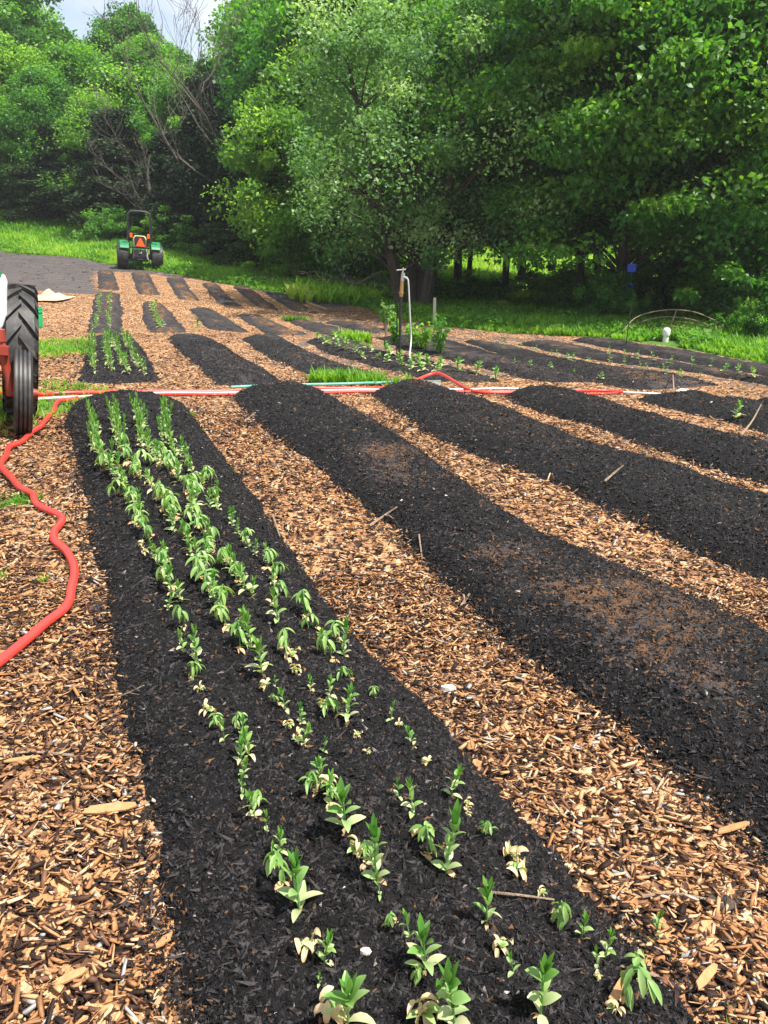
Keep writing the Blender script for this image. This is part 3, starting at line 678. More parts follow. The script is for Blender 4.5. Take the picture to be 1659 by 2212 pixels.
# shrubs and understorey
for i,(k,c,d,s,z,lab) in enumerate([
 ('S',237,39,1.0,.95,'bright yellow-green bush on the shaded edge of the grass left of the tractor'),
 ('S2',80,50,1.6,1.0,'dark green shrub at the top edge of the sunny slope on the left'),
 ('S2',150,48.5,1.4,.9,'dark shrub beside the shaded hollow at the left'),
 ('S2',200,46.5,1.6,.8,'low shrub in deep shade left of the bright bush'),
 ('S2',300,41,1.4,.9,'shaded bramble thicket straight behind the tractor'),
 ('S2',385,37,1.5,1.0,'bramble thicket right of the tractor roll bar'),
 ('S2',455,35.5,1.5,.9,'bramble thicket below the dead tree'),
 ('S2',520,33.5,1.4,.8,'bramble thicket at the foot of the two dark cedars'),
 ('S2',590,31.5,1.3,.8,'bramble thicket by the dark twin trunks'),
 ('S2',30,51,1.7,1.2,'leafy shrub at the left margin above the sunny slope'),
 ('S',1315,19.6,.62,.75,'light leafy sapling growing left of the arched canes'),
 ('S',1350,19.2,.42,.55,'upright leafy sapling below the blue strap'),
 ('S2',1470,21.5,1.2,1.0,'shaded shrub behind the arched canes'),
 ('S2',1600,18.5,1.2,1.0,'shaded shrub at the right end of the arched canes'),
 ('S2',1690,16.5,1.2,1.0,'dark shrub cut by the right margin of the picture'),
 ('S',1650,15.7,.40,.5,'small pale leafy weed at the edge of bright grass by the right margin'),
 ('S',790,31.5,.9,.9,'sunlit bush seen through the stems beside the brush pile'),
 ('S2',720,29,.9,.6,'dark shrub behind the brush pile'),
 ('S',1240,27,.9,.8,'sunlit bush seen under the boughs right of the utility cart'),
 ('S2',1010,25,.8,.45,'low shaded shrub by the fallen log'),
 ('S2',955,24.5,1.0,0.55,'low dark undergrowth bush right behind the multi-stemmed trunks'),
 ('S2',1060,24,1.0,0.5,'low dark undergrowth bush between the log and the utility cart'),
 ('S2',1215,24,1.0,0.75,'dark undergrowth bush left of the slim trunk'),
 ('S2',1300,23.5,1.0,0.6,'dark undergrowth bush between the slim trunk and the strap tree'),
 ('S2',1405,23,1.1,0.9,'dark undergrowth bush just right of the strap tree'),
 ('S2',1450,25,1.2,1.2,'tall dark undergrowth bush behind the left end of the canes'),
 ('S2',1530,22.5,1.2,1.1,'tall dark undergrowth bush behind the right half of the canes'),
 ('S2',1640,20,1.2,1.2,'tall dark undergrowth bush near the right margin'),
 ('S2',880,24.5,0.9,0.5,'low dark undergrowth bush straight behind the standpipe'),
 ('S2',640,29.5,1.2,0.8,'dark undergrowth bush left of the dark trunk by the brush pile'),
 ('S2',1180,22,.9,.45,'low shaded shrub in front of the utility cart'),
 ]): tree(k,c,d,lab,s,z,group='shrubs along the wood edge')
# ------------------------------------------------------------------ grass
def blade_tmpl():
    V=[];Fc=[]
    for b in range(6):
        a=b*1.05+.3*(b%2); dx,dy=math.cos(a),math.sin(a); px,py=-dy*.05,dx*.05; l=.25+.12*(b%3); h=.7+.3*((b*7)%5)/5
        n=len(V); V+=[(px,py,0),(-px,-py,0),(dx*l*.35+px*.8,dy*l*.35+py*.8,h*.62),(dx*l*.35-px*.8,dy*l*.35-py*.8,h*.62),(dx*l,dy*l,h)]
        Fc+=[(n,n+1,n+3),(n,n+3,n+2),(n+2,n+3,n+4)]
    return np.array(V),np.array(Fc)
BT,BTF=blade_tmpl()
def grass_patch(x,y,h,name,label,tb=.5,broad=0):
    N=len(x); z=terr(x,y); M=rotz(rng.random(N)*6.28)@rotx(rng.normal(0,.15,N))@scl(h*(1.1+broad),h*(1.1+broad),h)
    tn=np.clip(tb+(fbm(x*.7,y*.7,3)-.5)*1.1+rng.normal(0,.13,N),0,1)
    v,f,tt=inst(BT,BTF,M,np.stack([x,y,z-.01],1),tn)
    return tag(mk(name,v,f,MT['grass'],tone=tt),label,'grass',kind='stuff')
N=150000; d=8+42*rng.random(N)**1.15; u=rng.uniform(-.68,.60,N); x=u*d; y=d*1.05
k=(y>yedge(x)-.1+.5*(vn(x*1.3,y*1.3)-.5))&(rng.random(N)<1.1)
k&=(y-yedge(x))<16
kp=G(1437,739); k&=~((np.abs(x-kp[0]*y/kp[1])<.34)&(y<kp[1]+.1)&(y>kp[1]-1.2)); x=x[k];y=y[k]; dd=np.hypot(x,y); off=y-yedge(x)
h=(.10+.14*rng.random(len(x)))*(1+.03*(dd-12).clip(0,30))*(.55+.6*np.clip(off/1.2,0,1))
grass_patch(x,y,h,'grass','lush green grass strip between the beds and the woods',.5,.3)
# broad-leaved ground cover near the wood edge
N=26000; x=rng.uniform(-24,12,N); y=yedge(x)+rng.uniform(.3,9,N)**1.0; k=(vn(x*.8,y*.8)>.5)&(np.abs(x)<y*.62)&~((np.abs(x-kp[0]*y/kp[1])<.34)&(y<kp[1]+.1)); x=x[k];y=y[k]
cen=np.stack([x,y,terr(x,y)+.10+.14*rng.random(len(x))],1)
v,f,tt=leaves(cen,np.tile([.16,.16,.08],(len(x),1)),5,.11,.3,np.full(len(x),.5)+.3*(vn(x,y)-.5),rng)
tag(mk('ground_cover',v,f,MT['leafB'],tone=tt),'broad-leaved weeds growing through the grass at the wood edge','weeds',kind='stuff')
# sunny meadow beyond the first trees
N=30000; x=rng.uniform(-3,32,N); y=rng.uniform(25,62,N); k=(np.abs(x-.0)<y*.62); x=x[k];y=y[k]
grass_patch(x,y,.35+.3*rng.random(len(x)),'meadow_grass','sunny yellow-green meadow seen under the boughs of the front trees',.72,.6)
def patch(c,r,rad,n,h,label,tb=.5,el=1.):
    q=G(c,r); a=rng.random(n)*6.28; rr=rad*np.sqrt(rng.random(n)); x=q[0]+np.cos(a)*rr; y=q[1]+np.sin(a)*rr*el
    return grass_patch(x,y,h*(.6+.6*rng.random(n)),'grass_patch',label,tb)
patch(118,752,.8,500,.10,'patch of short lawn grass right of the big tractor tyre',.6,2.0)
patch(20,880,.7,300,.10,'patch of short grass under the old red tractor',.55,2)
patch(30,1086,.15,70,.06,'clump of low green weeds left of the red hose in the near path',.35)
patch(775,831,.65,95,.20,'clump of long green grass behind the teal hose',.62,.25)
patch(722,824,.25,60,.18,'small clump of long grass at the left end of the long grass behind the hose',.45,.4)
patch(762,737,.35,120,.22,'clump of bright grass between two beds left of the bushy plants',.55,.6)
patch(1240,722,1.0,200,.22,'clump of pale grass at the far end of the tiny seedling bed',.6,.4)
patch(640,694,.4,60,.18,'tuft of grass on a low dusty bed left of the bushy plants',.3,.6)
for c,r,hh,n,lab in [(100,1258,.075,4,'single thin grass weed on chips left of the red hose'),(505,1025,.05,5,'small yellow-green weed on the path edge at the far end of the near bed'),(1140,1256,.05,3,'small grass seedling on the brown-crusted bed'),(1620,1512,.06,3,'small grass seedling on the brown-crusted bed near the right margin'),
   (1571,2205,.045,2,'green blade of grass in the bottom right corner'),(412,905,.08,8,'tuft of thin weed beside the tall pea plants at the far path'),(1455,1770,.018,5,'tiny yellow-green leaf tuft on the right hand path'),(1318,1843,.014,5,'tiny green weed on the path between the first two beds'),(8,1250,.05,8,'sparse grass weed at the left margin on the near path'),
   (440,935,.05,7,'pale weed left of the pale stick on the far path')]:
    patch(c,r,.02,n,hh,lab,.7)
# ------------------------------------------------------------------ pea seedlings
def leaf_geo(p,az,el,L,Wd,curl,t0,t1,g,fold=.25):
    """one leaf blade: starts at p, heads az/el, bends down by curl"""
    V=[];F=[];T=[];n=6; q=np.array(p,float); e=el; side=np.array([-math.sin(az),math.cos(az),0])
    tw=g.normal(0,.25)
    for i in range(n):
        u=i/(n-1); w=Wd*.5*(math.sin(math.pi*min(.985,max(.03,u**.85)))**.75)
        d=np.array([math.cos(az)*math.cos(e),math.sin(az)*math.cos(e),math.sin(e)]); up=np.cross(d,side); up/=np.linalg.norm(up)
        if up[2]<0 and abs(e)<1.5: up=-up
        sd=side*math.cos(tw)+up*math.sin(tw)
        V+=[q+sd*w+up*w*fold,q,q-sd*w+up*w*fold]; tt=t0+(t1-t0)*u**1.5; T+=[tt+g.normal(0,.03),tt-.06,tt+g.normal(0,.03)]
        q=q+d*L/(n-1); e-=curl/(n-1)
    for i in range(n-1):
        a=i*3; F+=[(a,a+3,a+4,a+1),(a+1,a+4,a+5,a+2)]
    return V,F,T
def seedling(kind,seed):
    g=np.random.default_rng(seed); st=MB(); V=[];F=[];T=[]; dv=[];df=[];dt=[]
    def lf(*a,dry=False,**k):
        v,f,t=leaf_geo(*a,g,**k); tgt=(dv,df,dt) if dry else (V,F,T); b=len(tgt[0]); tgt[0].extend(v); tgt[1].extend([tuple(b+i for i in q) for q in f]); tgt[2].extend(t)
    h=1.0 # unit height; scaled when placed (1 unit = 0.1 m nominal)
    if kind in('up','bushy','tall','small'):
        n={'up':4,'bushy':5,'tall':6,'small':2}[kind]; lx,ly=g.normal(0,.12),g.normal(0,.08); path=[(lx*f*f,ly*f*f,f*h*.86) for f in np.linspace(0,1,6)]; st.tube(path,[.022]*4+[.018,.012],5)
        az=g.random()*3.1
        for i in range(n):
            f=(i+.25)/n; z=.05+f*.72; az+=1.57+g.normal(0,.25); Lf=(.40-.08*f)*(1.0 if kind!='tall' else .72)*(1.15 if kind=='bushy' else 1)
            for s in (0,math.pi):
                el=.40+.75*f+g.normal(0,.2); tb=.74-.46*f+g.normal(0,.08)
                lf((lx*f*f,ly*f*f,z),az+s+g.normal(0,.2),el,Lf*(.85+.3*g.random()),.155+.05*g.random(),.8+g.normal(0,.3),tb,tb+.06)
        for k in range(4 if kind!='small' else 3): lf((lx*.8,ly*.8,.74),k*1.6+g.normal(0,.2),1.15+g.normal(0,.1),.32+.08*g.random(),.13,-.15,.22,.34)
        for k in range(1+int(g.random()*2)): a=g.random()*6.28; lf((0,0,.06),a,.1,.20,.09,.9,.75,1.0,dry=True)
    elif kind=='wilt':
        a=g.random()*6.28; dx,dy=math.cos(a),math.sin(a); path=[]
        for f in np.linspace(0,1,9): th=f*2.5; path.append((dx*.22*(1-math.cos(th)),dy*.22*(1-math.cos(th)),.62*math.sin(min(th,1.57))-.20*max(0,th-1.57)))
        st.tube(path,[.020]*6+[.016,.014,.010],5)
        for i in range(2,9):
            p=path[i]
            for s in range(2): lf(p,g.random()*6.28,-.5+g.normal(0,.3),.30+.10*g.random(),.11,.8,.46+g.normal(0,.1),.58,fold=.5)
        for k in range(4): lf((g.normal(0,.05),g.normal(0,.05),.08),g.random()*6.28,-.05,.26,.13,.6,.8,1.0,dry=True)
    elif kind=='dry':
        path=[(0,0,0),(.03,0,.15),(.09,.02,.24),(.16,.03,.2)]; st.tube(path,.018,5,tone=.9)
        for k in range(7): lf((g.normal(0,.07),g.normal(0,.07),.05+.18*g.random()),g.random()*6.28,.2+g.normal(0,.4),.24,.10,1.6,.2,.9,dry=True,fold=.9)
        for k in range(3): lf((.05,0,.12),g.random()*6.28,.5,.22,.10,.9,.5,.62)
    rt=empty('pea_seedling',(0,0,-10)); st.build('stem',MT['peastem'],rt,smooth=True)
    if V: mk('leaves',V,F,MT['pea'],tone=np.clip(T,0,1),smooth=True,parent=rt)
    if dv: mk('withered_leaves',dv,df,MT['dry'],tone=np.clip(dt,0,1),smooth=True,parent=rt)
    return rt
KP={k:[seedling(k,100+i*7+j) for j in range(n)] for i,(k,n) in enumerate([('up',4),('bushy',3),('tall',3),('small',2),('wilt',4),('dry',3)])}
_first={id(o) for l in KP.values() for o in l}
WORDS={'up':'upright green pea seedling','bushy':'bushy green pea seedling','tall':'tall green pea seedling','small':'small young pea seedling','wilt':'drooping wilted pea seedling','dry':'withered cream-coloured pea seedling'}
def put_seed(kind,p,hpx,label,group,hm=None,j=None,squat=1.,name='pea_seedling'):
    o=KP[kind][int(rng.integers(len(KP[kind]))) if j is None else j]
    if id(o) in _first: _first.discard(id(o))
    else: o=copy_tree(o)
    o.name=name
    h=hm if hm else hpx*dcam(p)/FPX/max(.62,math.cos(math.atan2(H-p[2],p[1])))
    u={'up':1.,'bushy':1.,'tall':1.05,'small':.95,'wilt':.66,'dry':.42}[kind]
    s=h/u; o.location=(p[0],p[1],p[2]-.004); o.scale=(s*squat,s*squat,s); o.rotation_euler=(rng.normal(0,.08),rng.normal(0,.08),rng.random()*6.28)
    o['label']=label; o['category']='seedling'; o['group']=group; return o
near=[ # column, row of the foot, height in pixels, kind, row of the bed
(744,1790,106,'bushy','B'),(712,1740,60,'up','B'),(683,1712,48,'wilt','B'),(815,1905,118,'tall','B'),(822,1938,38,'small','B'),(770,1848,44,'dry','B'),(790,1868,40,'wilt','B'),
(648,1972,100,'bushy','A'),(616,1912,62,'wilt','A'),(606,1842,55,'up','A'),(588,1862,40,'small','A'),(861,1724,42,'small','C'),(893,1762,66,'up','C'),(895,1804,28,'dry','C'),(963,1888,124,'tall','C'),(923,1850,58,'wilt','C'),
(973,1722,70,'up','D'),(1012,1742,24,'dry','D'),(1042,1794,36,'wilt','D'),(1100,1850,44,'dry','D'),(1118,1882,52,'dry','D'),
(846,1994,38,'wilt','B'),(888,2030,52,'small','B'),(917,2098,96,'bushy','B'),(893,2110,34,'wilt','B'),(1051,1998,82,'up','C'),(1083,2051,36,'dry','C'),(1110,2103,44,'small','C'),
(700,2080,66,'up','A'),(668,2052,46,'dry','A'),(690,2126,26,'small','A'),(752,2214,112,'bushy','A'),(722,2200,60,'dry','A'),(925,2206,66,'dry','B'),(945,2190,60,'small','B'),(983,2214,128,'tall','B'),
(1200,1985,56,'wilt','D'),(1257,2033,50,'up','D'),(1308,2066,50,'up','D'),(1291,2086,36,'small','D'),(1289,2113,22,'dry','D'),(1345,2158,74,'wilt','D'),(1381,2122,46,'wilt','D'),(1166,2198,110,'up','C'),(1327,2182,26,'dry','D'),(1171,1933,26,'dry','D'),
(399,1358,52,'wilt','A'),(396,1412,50,'up','A'),(424,1430,78,'tall','A'),(415,1470,42,'wilt','A'),(434,1493,24,'dry','A'),(447,1541,34,'dry','A'),(470,1566,34,'wilt','A'),(484,1600,44,'small','A'),(510,1570,34,'wilt','A'),(524,1588,48,'up','A'),(537,1634,62,'bushy','A'),(520,1650,54,'bushy','A'),(526,1680,48,'up','A'),(524,1720,40,'small','A'),(550,1764,56,'up','A'),(545,1740,40,'wilt','A'),(575,1800,44,'small','A'),
(490,1356,56,'wilt','B'),(518,1404,60,'wilt','B'),(543,1404,86,'tall','B'),(520,1370,60,'bushy','B'),(566,1460,84,'bushy','B'),(569,1488,30,'dry','B'),(596,1487,26,'small','B'),(617,1535,46,'up','B'),(600,1520,26,'wilt','B'),(625,1570,28,'dry','B'),(652,1562,50,'tall','B'),(657,1610,50,'bushy','B'),(642,1600,30,'dry','B'),(700,1626,34,'small','B'),(694,1680,56,'bushy','B'),(706,1700,34,'dry','B'),(716,1738,40,'wilt','B'),
(601,1346,72,'up','C'),(612,1402,54,'wilt','C'),(630,1424,40,'dry','C'),(642,1455,30,'dry','C'),(672,1490,32,'up','C'),(713,1506,48,'up','C'),(700,1530,30,'dry','C'),(732,1545,44,'wilt','C'),(750,1556,62,'bushy','C'),(772,1592,22,'dry','C'),(795,1628,16,'dry','C'),
(658,1334,58,'wilt','D'),(684,1360,44,'wilt','D'),(716,1428,60,'wilt','D'),(700,1400,48,'bushy','D'),(742,1418,80,'tall','D'),(725,1380,50,'wilt','D'),(758,1468,36,'wilt','D'),(809,1506,26,'wilt','D'),(844,1558,36,'small','D'),(893,1614,48,'up','D'),(918,1652,26,'dry','D'),(1010,1760,18,'dry','D'),(863,1570,20,'dry','D')]
rows={'A':[(205,925),(208,964),(226,993),(261,1048),(293,1096),(312,1176),(350,1220),(363,1278),(384,1338)],
 'B':[(252,905),(258,971),(286,1009),(331,1054),(370,1112),(395,1169),(414,1208),(440,1256),(468,1300),(492,1336)],
 'C':[(302,905),(312,971),(357,1009),(405,1054),(430,1130),(469,1200),(505,1240),(545,1270),(575,1330)],
 'D':[(358,905),(363,965),(389,985),(421,1022),(453,1064),(482,1108),(517,1148),(539,1186),(590,1240),(640,1310)]}
rn={'A':'leftmost row','B':'second row from the left','C':'third row from the left','D':'rightmost row'}
allp=[]
for c,r,hp,k,rw in near:
    p=S(c,r); allp.append((rw,dcam(p),p,hp,k,None))
for rw,pl in rows.items():
    W3=[np.array(S(*q)) for q in pl]; W3=np.array(W3); s=np.r_[0,np.cumsum(np.linalg.norm(np.diff(W3[:,:2],axis=0),axis=1))]
    q=0.
    while q<s[-1]-.03:
        x=np.interp(q,s,W3[:,0])+rng.normal(0,.018); y=np.interp(q,s,W3[:,1]); z=top(x,y); p=Vector((x,y,z))
        f=q/s[-1]
        if f<.30: k=rng.choice(['tall','bushy','up'],p=[.4,.45,.15]); hm=.150+.05*rng.random()
        elif f<.42: k=rng.choice(['bushy','up','wilt']); hm=.12+.04*rng.random()
        else:
            k=rng.choice(['up','bushy','wilt','tall','dry'],p=[.20,.22,.38,.12,.08]); hm=.085+.04*rng.random()
            if k=='dry': hm=.045
        if rw=='D' and f>.33: hm*=.85
        allp.append((rw,dcam(p),p,None,str(k),hm)); q+=(.072 if f<.3 else .066)*(1 if rw!='D' or f<.3 else 1.25)
for rw in 'ABCD':
    L=sorted([a for a in allp if a[0]==rw],key=lambda a:a[1])
    for i,(_,dd,p,hp,k,hm) in enumerate(L):
        put_seed(k,p,hp,'%s, %s from the near end of the %s'%(WORDS[k],ORD[i] if i<len(ORD) else 'far',rn[rw]),'pea seedlings in the nearest bed',hm,None,.52 if (hm or 0)>.15 else (.85 if hm else .76))
SPR=seedling
def row_of(pts,step,kinds,hm,what,grp,mat=None,jit=.03,squat=1.,name='leafy_seedling'):
    W3=np.array([np.array(S(*q)) for q in pts]); s=np.r_[0,np.cumsum(np.linalg.norm(np.diff(W3[:,:2],axis=0),axis=1))]
    n=max(2,int(s[-1]/step)); 
    for i in range(n):
        q=s[-1]*(1-(i+.5)/n); x=np.interp(q,s,W3[:,0])+rng.normal(0,jit); y=np.interp(q,s,W3[:,1])+rng.normal(0,jit)
        put_seed(str(rng.choice(kinds)),Vector((x,y,top(x,y))),None,'%s, %s from its near end'%(what,ORD[i%len(ORD)]),grp,hm*(.8+.4*rng.random()),None,squat,name)
g2='leafy seedlings in the bed behind the red hose'
for pts,nm in (([(201,742),(202,775),(204,810)],'leftmost'),([(229,738),(233,775),(242,812)],'second'),([(246,740),(262,780),(282,820)],'third'),([(272,738),(286,770),(300,800),(317,818)],'rightmost')):
    row_of(pts,.22,['bushy','up','tall'],.20,'pale leafy seedling of the %s row behind the red hose'%nm,g2,squat=.62,jit=.02)
row_of([(218,638),(212,675),(206,712)],.42,['bushy'],.16,'small seedling of the left row, bed above the pale rows','seedlings in the two-row bed of the middle distance')
row_of([(240,638),(237,675),(236,712)],.42,['bushy'],.16,'small seedling of the right row, bed above the pale rows','seedlings in the two-row bed of the middle distance')
row_of([(328,657),(332,682),(340,697),(354,708)],.30,['bushy'],.15,'bright seedling in the curving middle row','seedlings of the curving row',squat=1.5)
g3='young lettuces beside the standpipe'
row_of([(677,732),(722,749),(776,764),(827,780),(872,793),(907,802),(965,812)],.36,['bushy'],.15,'young lettuce of the left row beside the standpipe',g3,squat=1.5,name='young_lettuce')
row_of([(719,729),(757,747),(802,758),(840,767),(879,780),(920,790),(975,802),(1045,818),(1080,819)],.33,['bushy'],.16,'young lettuce of the right row beside the standpipe',g3,squat=1.5,name='young_lettuce')
g4='pale seedlings in the beds by the grass edge'
row_of([(1296,764),(1368,775),(1458,786),(1548,797),(1638,818)],.33,['bushy','small'],.13,'pale seedling of the row nearest the grass',g4,squat=1.3)
row_of([(1224,775),(1314,782),(1400,797),(1465,814),(1519,821)],.36,['bushy','small','small'],.10,'tiny seedling of the second row from the grass',g4,squat=1.4)
row_of([(1062,753),(1152,757),(1249,782)],.40,['small','bushy','small'],.10,'tiny seedling of the third row from the grass',g4,squat=1.4)
row_of([(1084,782),(1150,790),(1217,802),(1328,820)],.40,['small','bushy','small'],.10,'tiny seedling of the fourth row from the grass',g4,squat=1.4)
for c,r,h,lab in [(428,712,.24,'single round leafy plant on the chips between middle distance beds'),(1415,2030,.075,'lone seedling on the path edge at the lower right'),(1385,985-2,.0,''),(1590,905,.18,'tall weed on the right hand weedy bed')]:
    if h: o=put_seed('bushy' if h>.1 else 'small',S(c,r),None,lab,None,h,None,1.5 if h>.3 else 1.,'leafy_plant'); del o['group']; o['category']='plant'
# ------------------------------------------------------------------ tall bushy plants near the standpipe
def garden_plant(c,r,h,w,label,seed,brown=False):
    g=np.random.default_rng(seed); p=S(c,r); rt=empty('garden_plant',p,g.random()*6); tag(rt,label,'plant','tall plants by the standpipe'); st=MB(); C=[]
    for k in range(5):
        a=g.random()*6.28; rr=w*.5*g.random()**.5; hh=h*(.7+.3*g.random()); ph=[(0,0,0),(math.cos(a)*rr*.5,math.sin(a)*rr*.5,hh*.5),(math.cos(a)*rr,math.sin(a)*rr,hh)]
        st.tube(cr(ph,3),.010,5)
        for f in np.linspace(.25 if not brown else .6,1,6): C.append((math.cos(a)*rr*f,math.sin(a)*rr*f,hh*f))
    st.build('stem',MT['stick' if brown else 'peastem'],rt); C=np.array(C)
    v,f,tt=leaves(C,np.tile([w*.16,w*.16,h*.07],(len(C),1)),6 if not brown else 4,.09,.8,np.full(len(C),.72),g,.9)
    mk('leaves',v,f,MT['leafB'],tone=tt,parent=rt)
garden_plant(948,762,.62,.42,'bushy bright plant at the foot of the galvanised stake',1)
garden_plant(915,752,.45,.35,'smaller bushy plant left of the galvanised stake',2)
garden_plant(893,750,.42,.30,'leafy plant right beside the white hose',3)
garden_plant(834,728,.72,.22,'tall leggy plant with dry brown lower stems left of the standpipe',4,True)
garden_plant(855,742,.40,.25,'short leafy plant just behind the standpipe',5)
garden_plant(846,716,.50,.25,'thin browning plant behind the standpipe',6,True)
# ------------------------------------------------------------------ hoses
def hose(name,pts,rad,mat,label,k=6,lift=0.,cat='hose',ground=G):
    W3=[np.array(ground(*q[:2]))+np.array([0,0,rad+(q[2] if len(q)>2 else 0)+lift]) for q in pts]
    P_=[q+np.array([0,.07*(float(vn(q[0]*1.9+rad*500,3.3))-.5),.006*float(vn(q[0]*4,9.1))]) for q in cr(W3,k)]
    m=MB().tube(P_,rad,10); return tag(m.build(name,MT[mat],smooth=True),label,cat)
hose('garden_hose',[(170,866),(159,869),(140,871),(129,874),(122,884),(120,893),(110,905),(102,915),(94,925),(92,929),(72,942),(51,962),(28,972),(21,978),(19,992),(9,1004),(6,1013),(12,1025),(27,1040),(45,1061),(62,1071),(75,1078),(77,1088),(84,1100),(105,1112),(130,1123),(138,1134),(132,1146),(121,1160),(120,1178),(130,1190),(144,1202),(156,1222),(162,1240),(162,1262),(156,1289),(153,1312),(140,1334),(105,1361),(75,1388),(36,1421),(0,1451),(-60,1500)],.019,'red_hose','thick red hose snaking down the chip path left of the nearest bed',5,.012)
hose('garden_hose',[(-60,856),(0,855),(88,861),(115,858),(173,855),(280,853),(400,852),(496,851),(560,849),(640,846),(789,845),(860,840),(885,833),(917,829,.06),(943,829,.10),(965,834,.08),(1007,846,.01),(1045,853),(1150,854),(1240,852),(1300,850),(1345,853)],.018,'red_hose','long red hose lying across the ends of the beds and arching over a board',6,.012)
hose('garden_hose',[(-60,866),(88,866),(200,860),(330,857),(496,856),(655,854),(760,851),(870,850),(952,850),(1060,849),(1160,850),(1260,855),(1340,852)],.014,'red_hose','thinner red hose running beneath the long red one across the bed ends',6,.006)
hose('garden_hose',[(60,872),(120,866),(240,858),(350,855),(496,853),(640,849),(800,847),(962,846),(1077,843),(1160,846),(1230,847),(1300,849),(1400,856),(1480,858),(1560,864)],.014,'white_hose','white hose lying alongside the red hoses across the bed ends',6,.008)
hose('garden_hose',[(500,846),(597,842),(680,840),(770,838),(830,835),(884,833)],.016,'green_hose','pale teal hose lying straight below the clump of long grass',6,.03)
def quad_slab(name,mat,corners,th,label,cat,lift=.0):
    b=MB(); P=[np.array(G(*q)) for q in corners]; n=len(P)
    V=[p+np.array([0,0,lift]) for p in P]+[p+np.array([0,0,lift+th]) for p in P]
    b.add(V,[tuple(range(n-1,-1,-1)),tuple(range(n,2*n))]+[(i,(i+1)%n,n+(i+1)%n,n+i) for i in range(n)]); return tag(b.build(name,MT[mat]),label,cat)
quad_slab('board',  'steel',[(880,838),(952,840),(952,828),(890,828)],.03,'grey board lying under the arch of the red hose','board',.01)
quad_slab('flat_stone','stone',[(1458,852),(1500,856),(1506,849),(1470,845)],.04,'flat pale stone beside the far end of the fifth bed','stone',.0)
quad_slab('stick','stick',[(660,655),(664,657),(705,672),(702,669)],.05,'pale batten lying left of the dusty far path','stick',.02)
def crumple(name,c,r,w,dep,hh,mat,label,cat,seed):
    g=np.random.default_rng(seed); p=G(c,r); n=9; V=[];F=[]
    for i in range(n):
        for j in range(n):
            u=i/(n-1)-.5; v=j/(n-1)-.5; V.append((u*w*(1-.5*abs(v))+g.normal(0,.03),v*dep+g.normal(0,.03),.02+hh*max(0,1-2.4*math.hypot(u,v))*(.2+1.6*g.random()**2)))
    for i in range(n-1):
        for j in range(n-1): a=i*n+j; F.append((a,a+n,a+n+1,a+1))
    o=mk(name,V,F,MT[mat],tone=np.zeros(len(V)),loc=tuple(p)); s=o.modifiers.new('thick','SOLIDIFY'); s.thickness=.01; tag(o,label,cat)
crumple('torn_cardboard',108,646,1.15,1.3,.20,'card','heap of torn tan cardboard on the chips behind the big tractor tyre','cardboard',3)
for c,r,w_,d_,h_,m_,lab in [(1553,1952,.075,.05,.008,'bark','flat grey scrap of bark on the lower right path'),(967,1493,.055,.03,.02,'stone','pinkish flat stone on the path beside the nearest bed'),(789,2062,.022,.016,.012,'stone','small pinkish pebble on the nearest bed'),(1475,1998,.03,.02,.02,'chip','broken bark chunk on the lower right path')]:
    g=np.random.default_rng(int(c)); b=MB(); prof=[(w_*.15,-h_*.3),(w_*.42,0),(w_*.5,h_*.35),(w_*.4,h_*.8),(w_*.12,h_)]
    V0=len(b.V); b.lathe(prof,n=9); b.V=[(x*(1+.25*math.sin(3*x/w_*9+y*50)),y*d_/w_*(1+.2*math.sin(x*90)),z) for x,y,z in b.V]
    p=S(c,r); o=b.build('stone' if m_!='chip' else 'bark_chunk',MT[m_],loc=(p[0],p[1],p[2]+.004)); tag(o,lab,'stone' if m_=='stone' else 'bark')
def stick(pts,rad,label,mat='stick',fork=None,up=0.):
    W3=[np.array(S(*q)) for q in pts]; W3=[p+np.array([0,0,rad+.008+up*i]) for i,p in enumerate(W3)]; m=MB(); pp=cr(W3,4); m.tube(pp,[rad*(1-.5*i/len(pp)) for i in range(len(pp))],6)
    if fork is not None:
        a=pp[len(pp)//2]; q=np.array(S(*fork))+np.array([0,0,.02]); m.tube([a,(a+q)/2+np.array([0,0,.01]),q],[rad*.6,rad*.5,rad*.25],5)
    tag(m.build('stick',MT[mat],smooth=True),label,'stick')
stick([(216,1532),(262,1510),(312,1487)],.0035,'thin forked twig on the left side of the nearest bed',fork=(302,1512))
stick([(798,1142),(830,1120),(858,1101)],.008,'stick lying at a slant on the path between first and second beds',fork=(850,1128))
stick([(528,916),(540,906),(552,896)],.010,'pale stick leaning on the far end of the second bed',fork=(556,903))
stick([(996,1318),(1004,1304),(1014,1290)],.008,'pale forked stick at the lower left foot of the second bed',fork=(998,1292))
stick([(1055,1936),(1120,1942),(1196,1952)],.0035,'long brown twig lying across the right rows of the nearest bed')
stick([(1420,2118),(1340,2096)],.004,'thin twig at the right edge of the nearest bed')
stick([(1385,1945),(1450,1938),(1560,1958)],.0045,'long reddish twig lying over chips at the lower right')
stick([(1385,1780),(1440,1802),(1500,1812)],.0045,'dark twig on the chips left of the lower right plank')
stick([(1196,1040),(1190,1062)],.007,'short upright twig at the foot of the third bed',up=.10)
stick([(1393,1130),(1394,1160)],.007,'pale upright twig in the middle of the second path',up=.11)
stick([(1306,1045),(1330,1030),(1345,1024)],.008,'pale stick poking from the far side of the second path',up=.02)
stick([(1600,945),(1622,925),(1640,900)],.010,'crooked pale stick standing on the weedy right hand bed',up=.05)
stick([(1455,850),(1452,822)],.010,'bare twig standing up at the far end of the fifth bed',up=.06)
stick([(250,1700),(305,1722)],.003,'thin grass stalk on the left foot of the nearest bed')
stick([(160,1640),(70,1632),(0,1640)],.005,'dark thin twig among the chips at the left margin')
stick([(60,1425),(110,1440),(125,1462)],.003,'thin curved twig crossing the red hose')
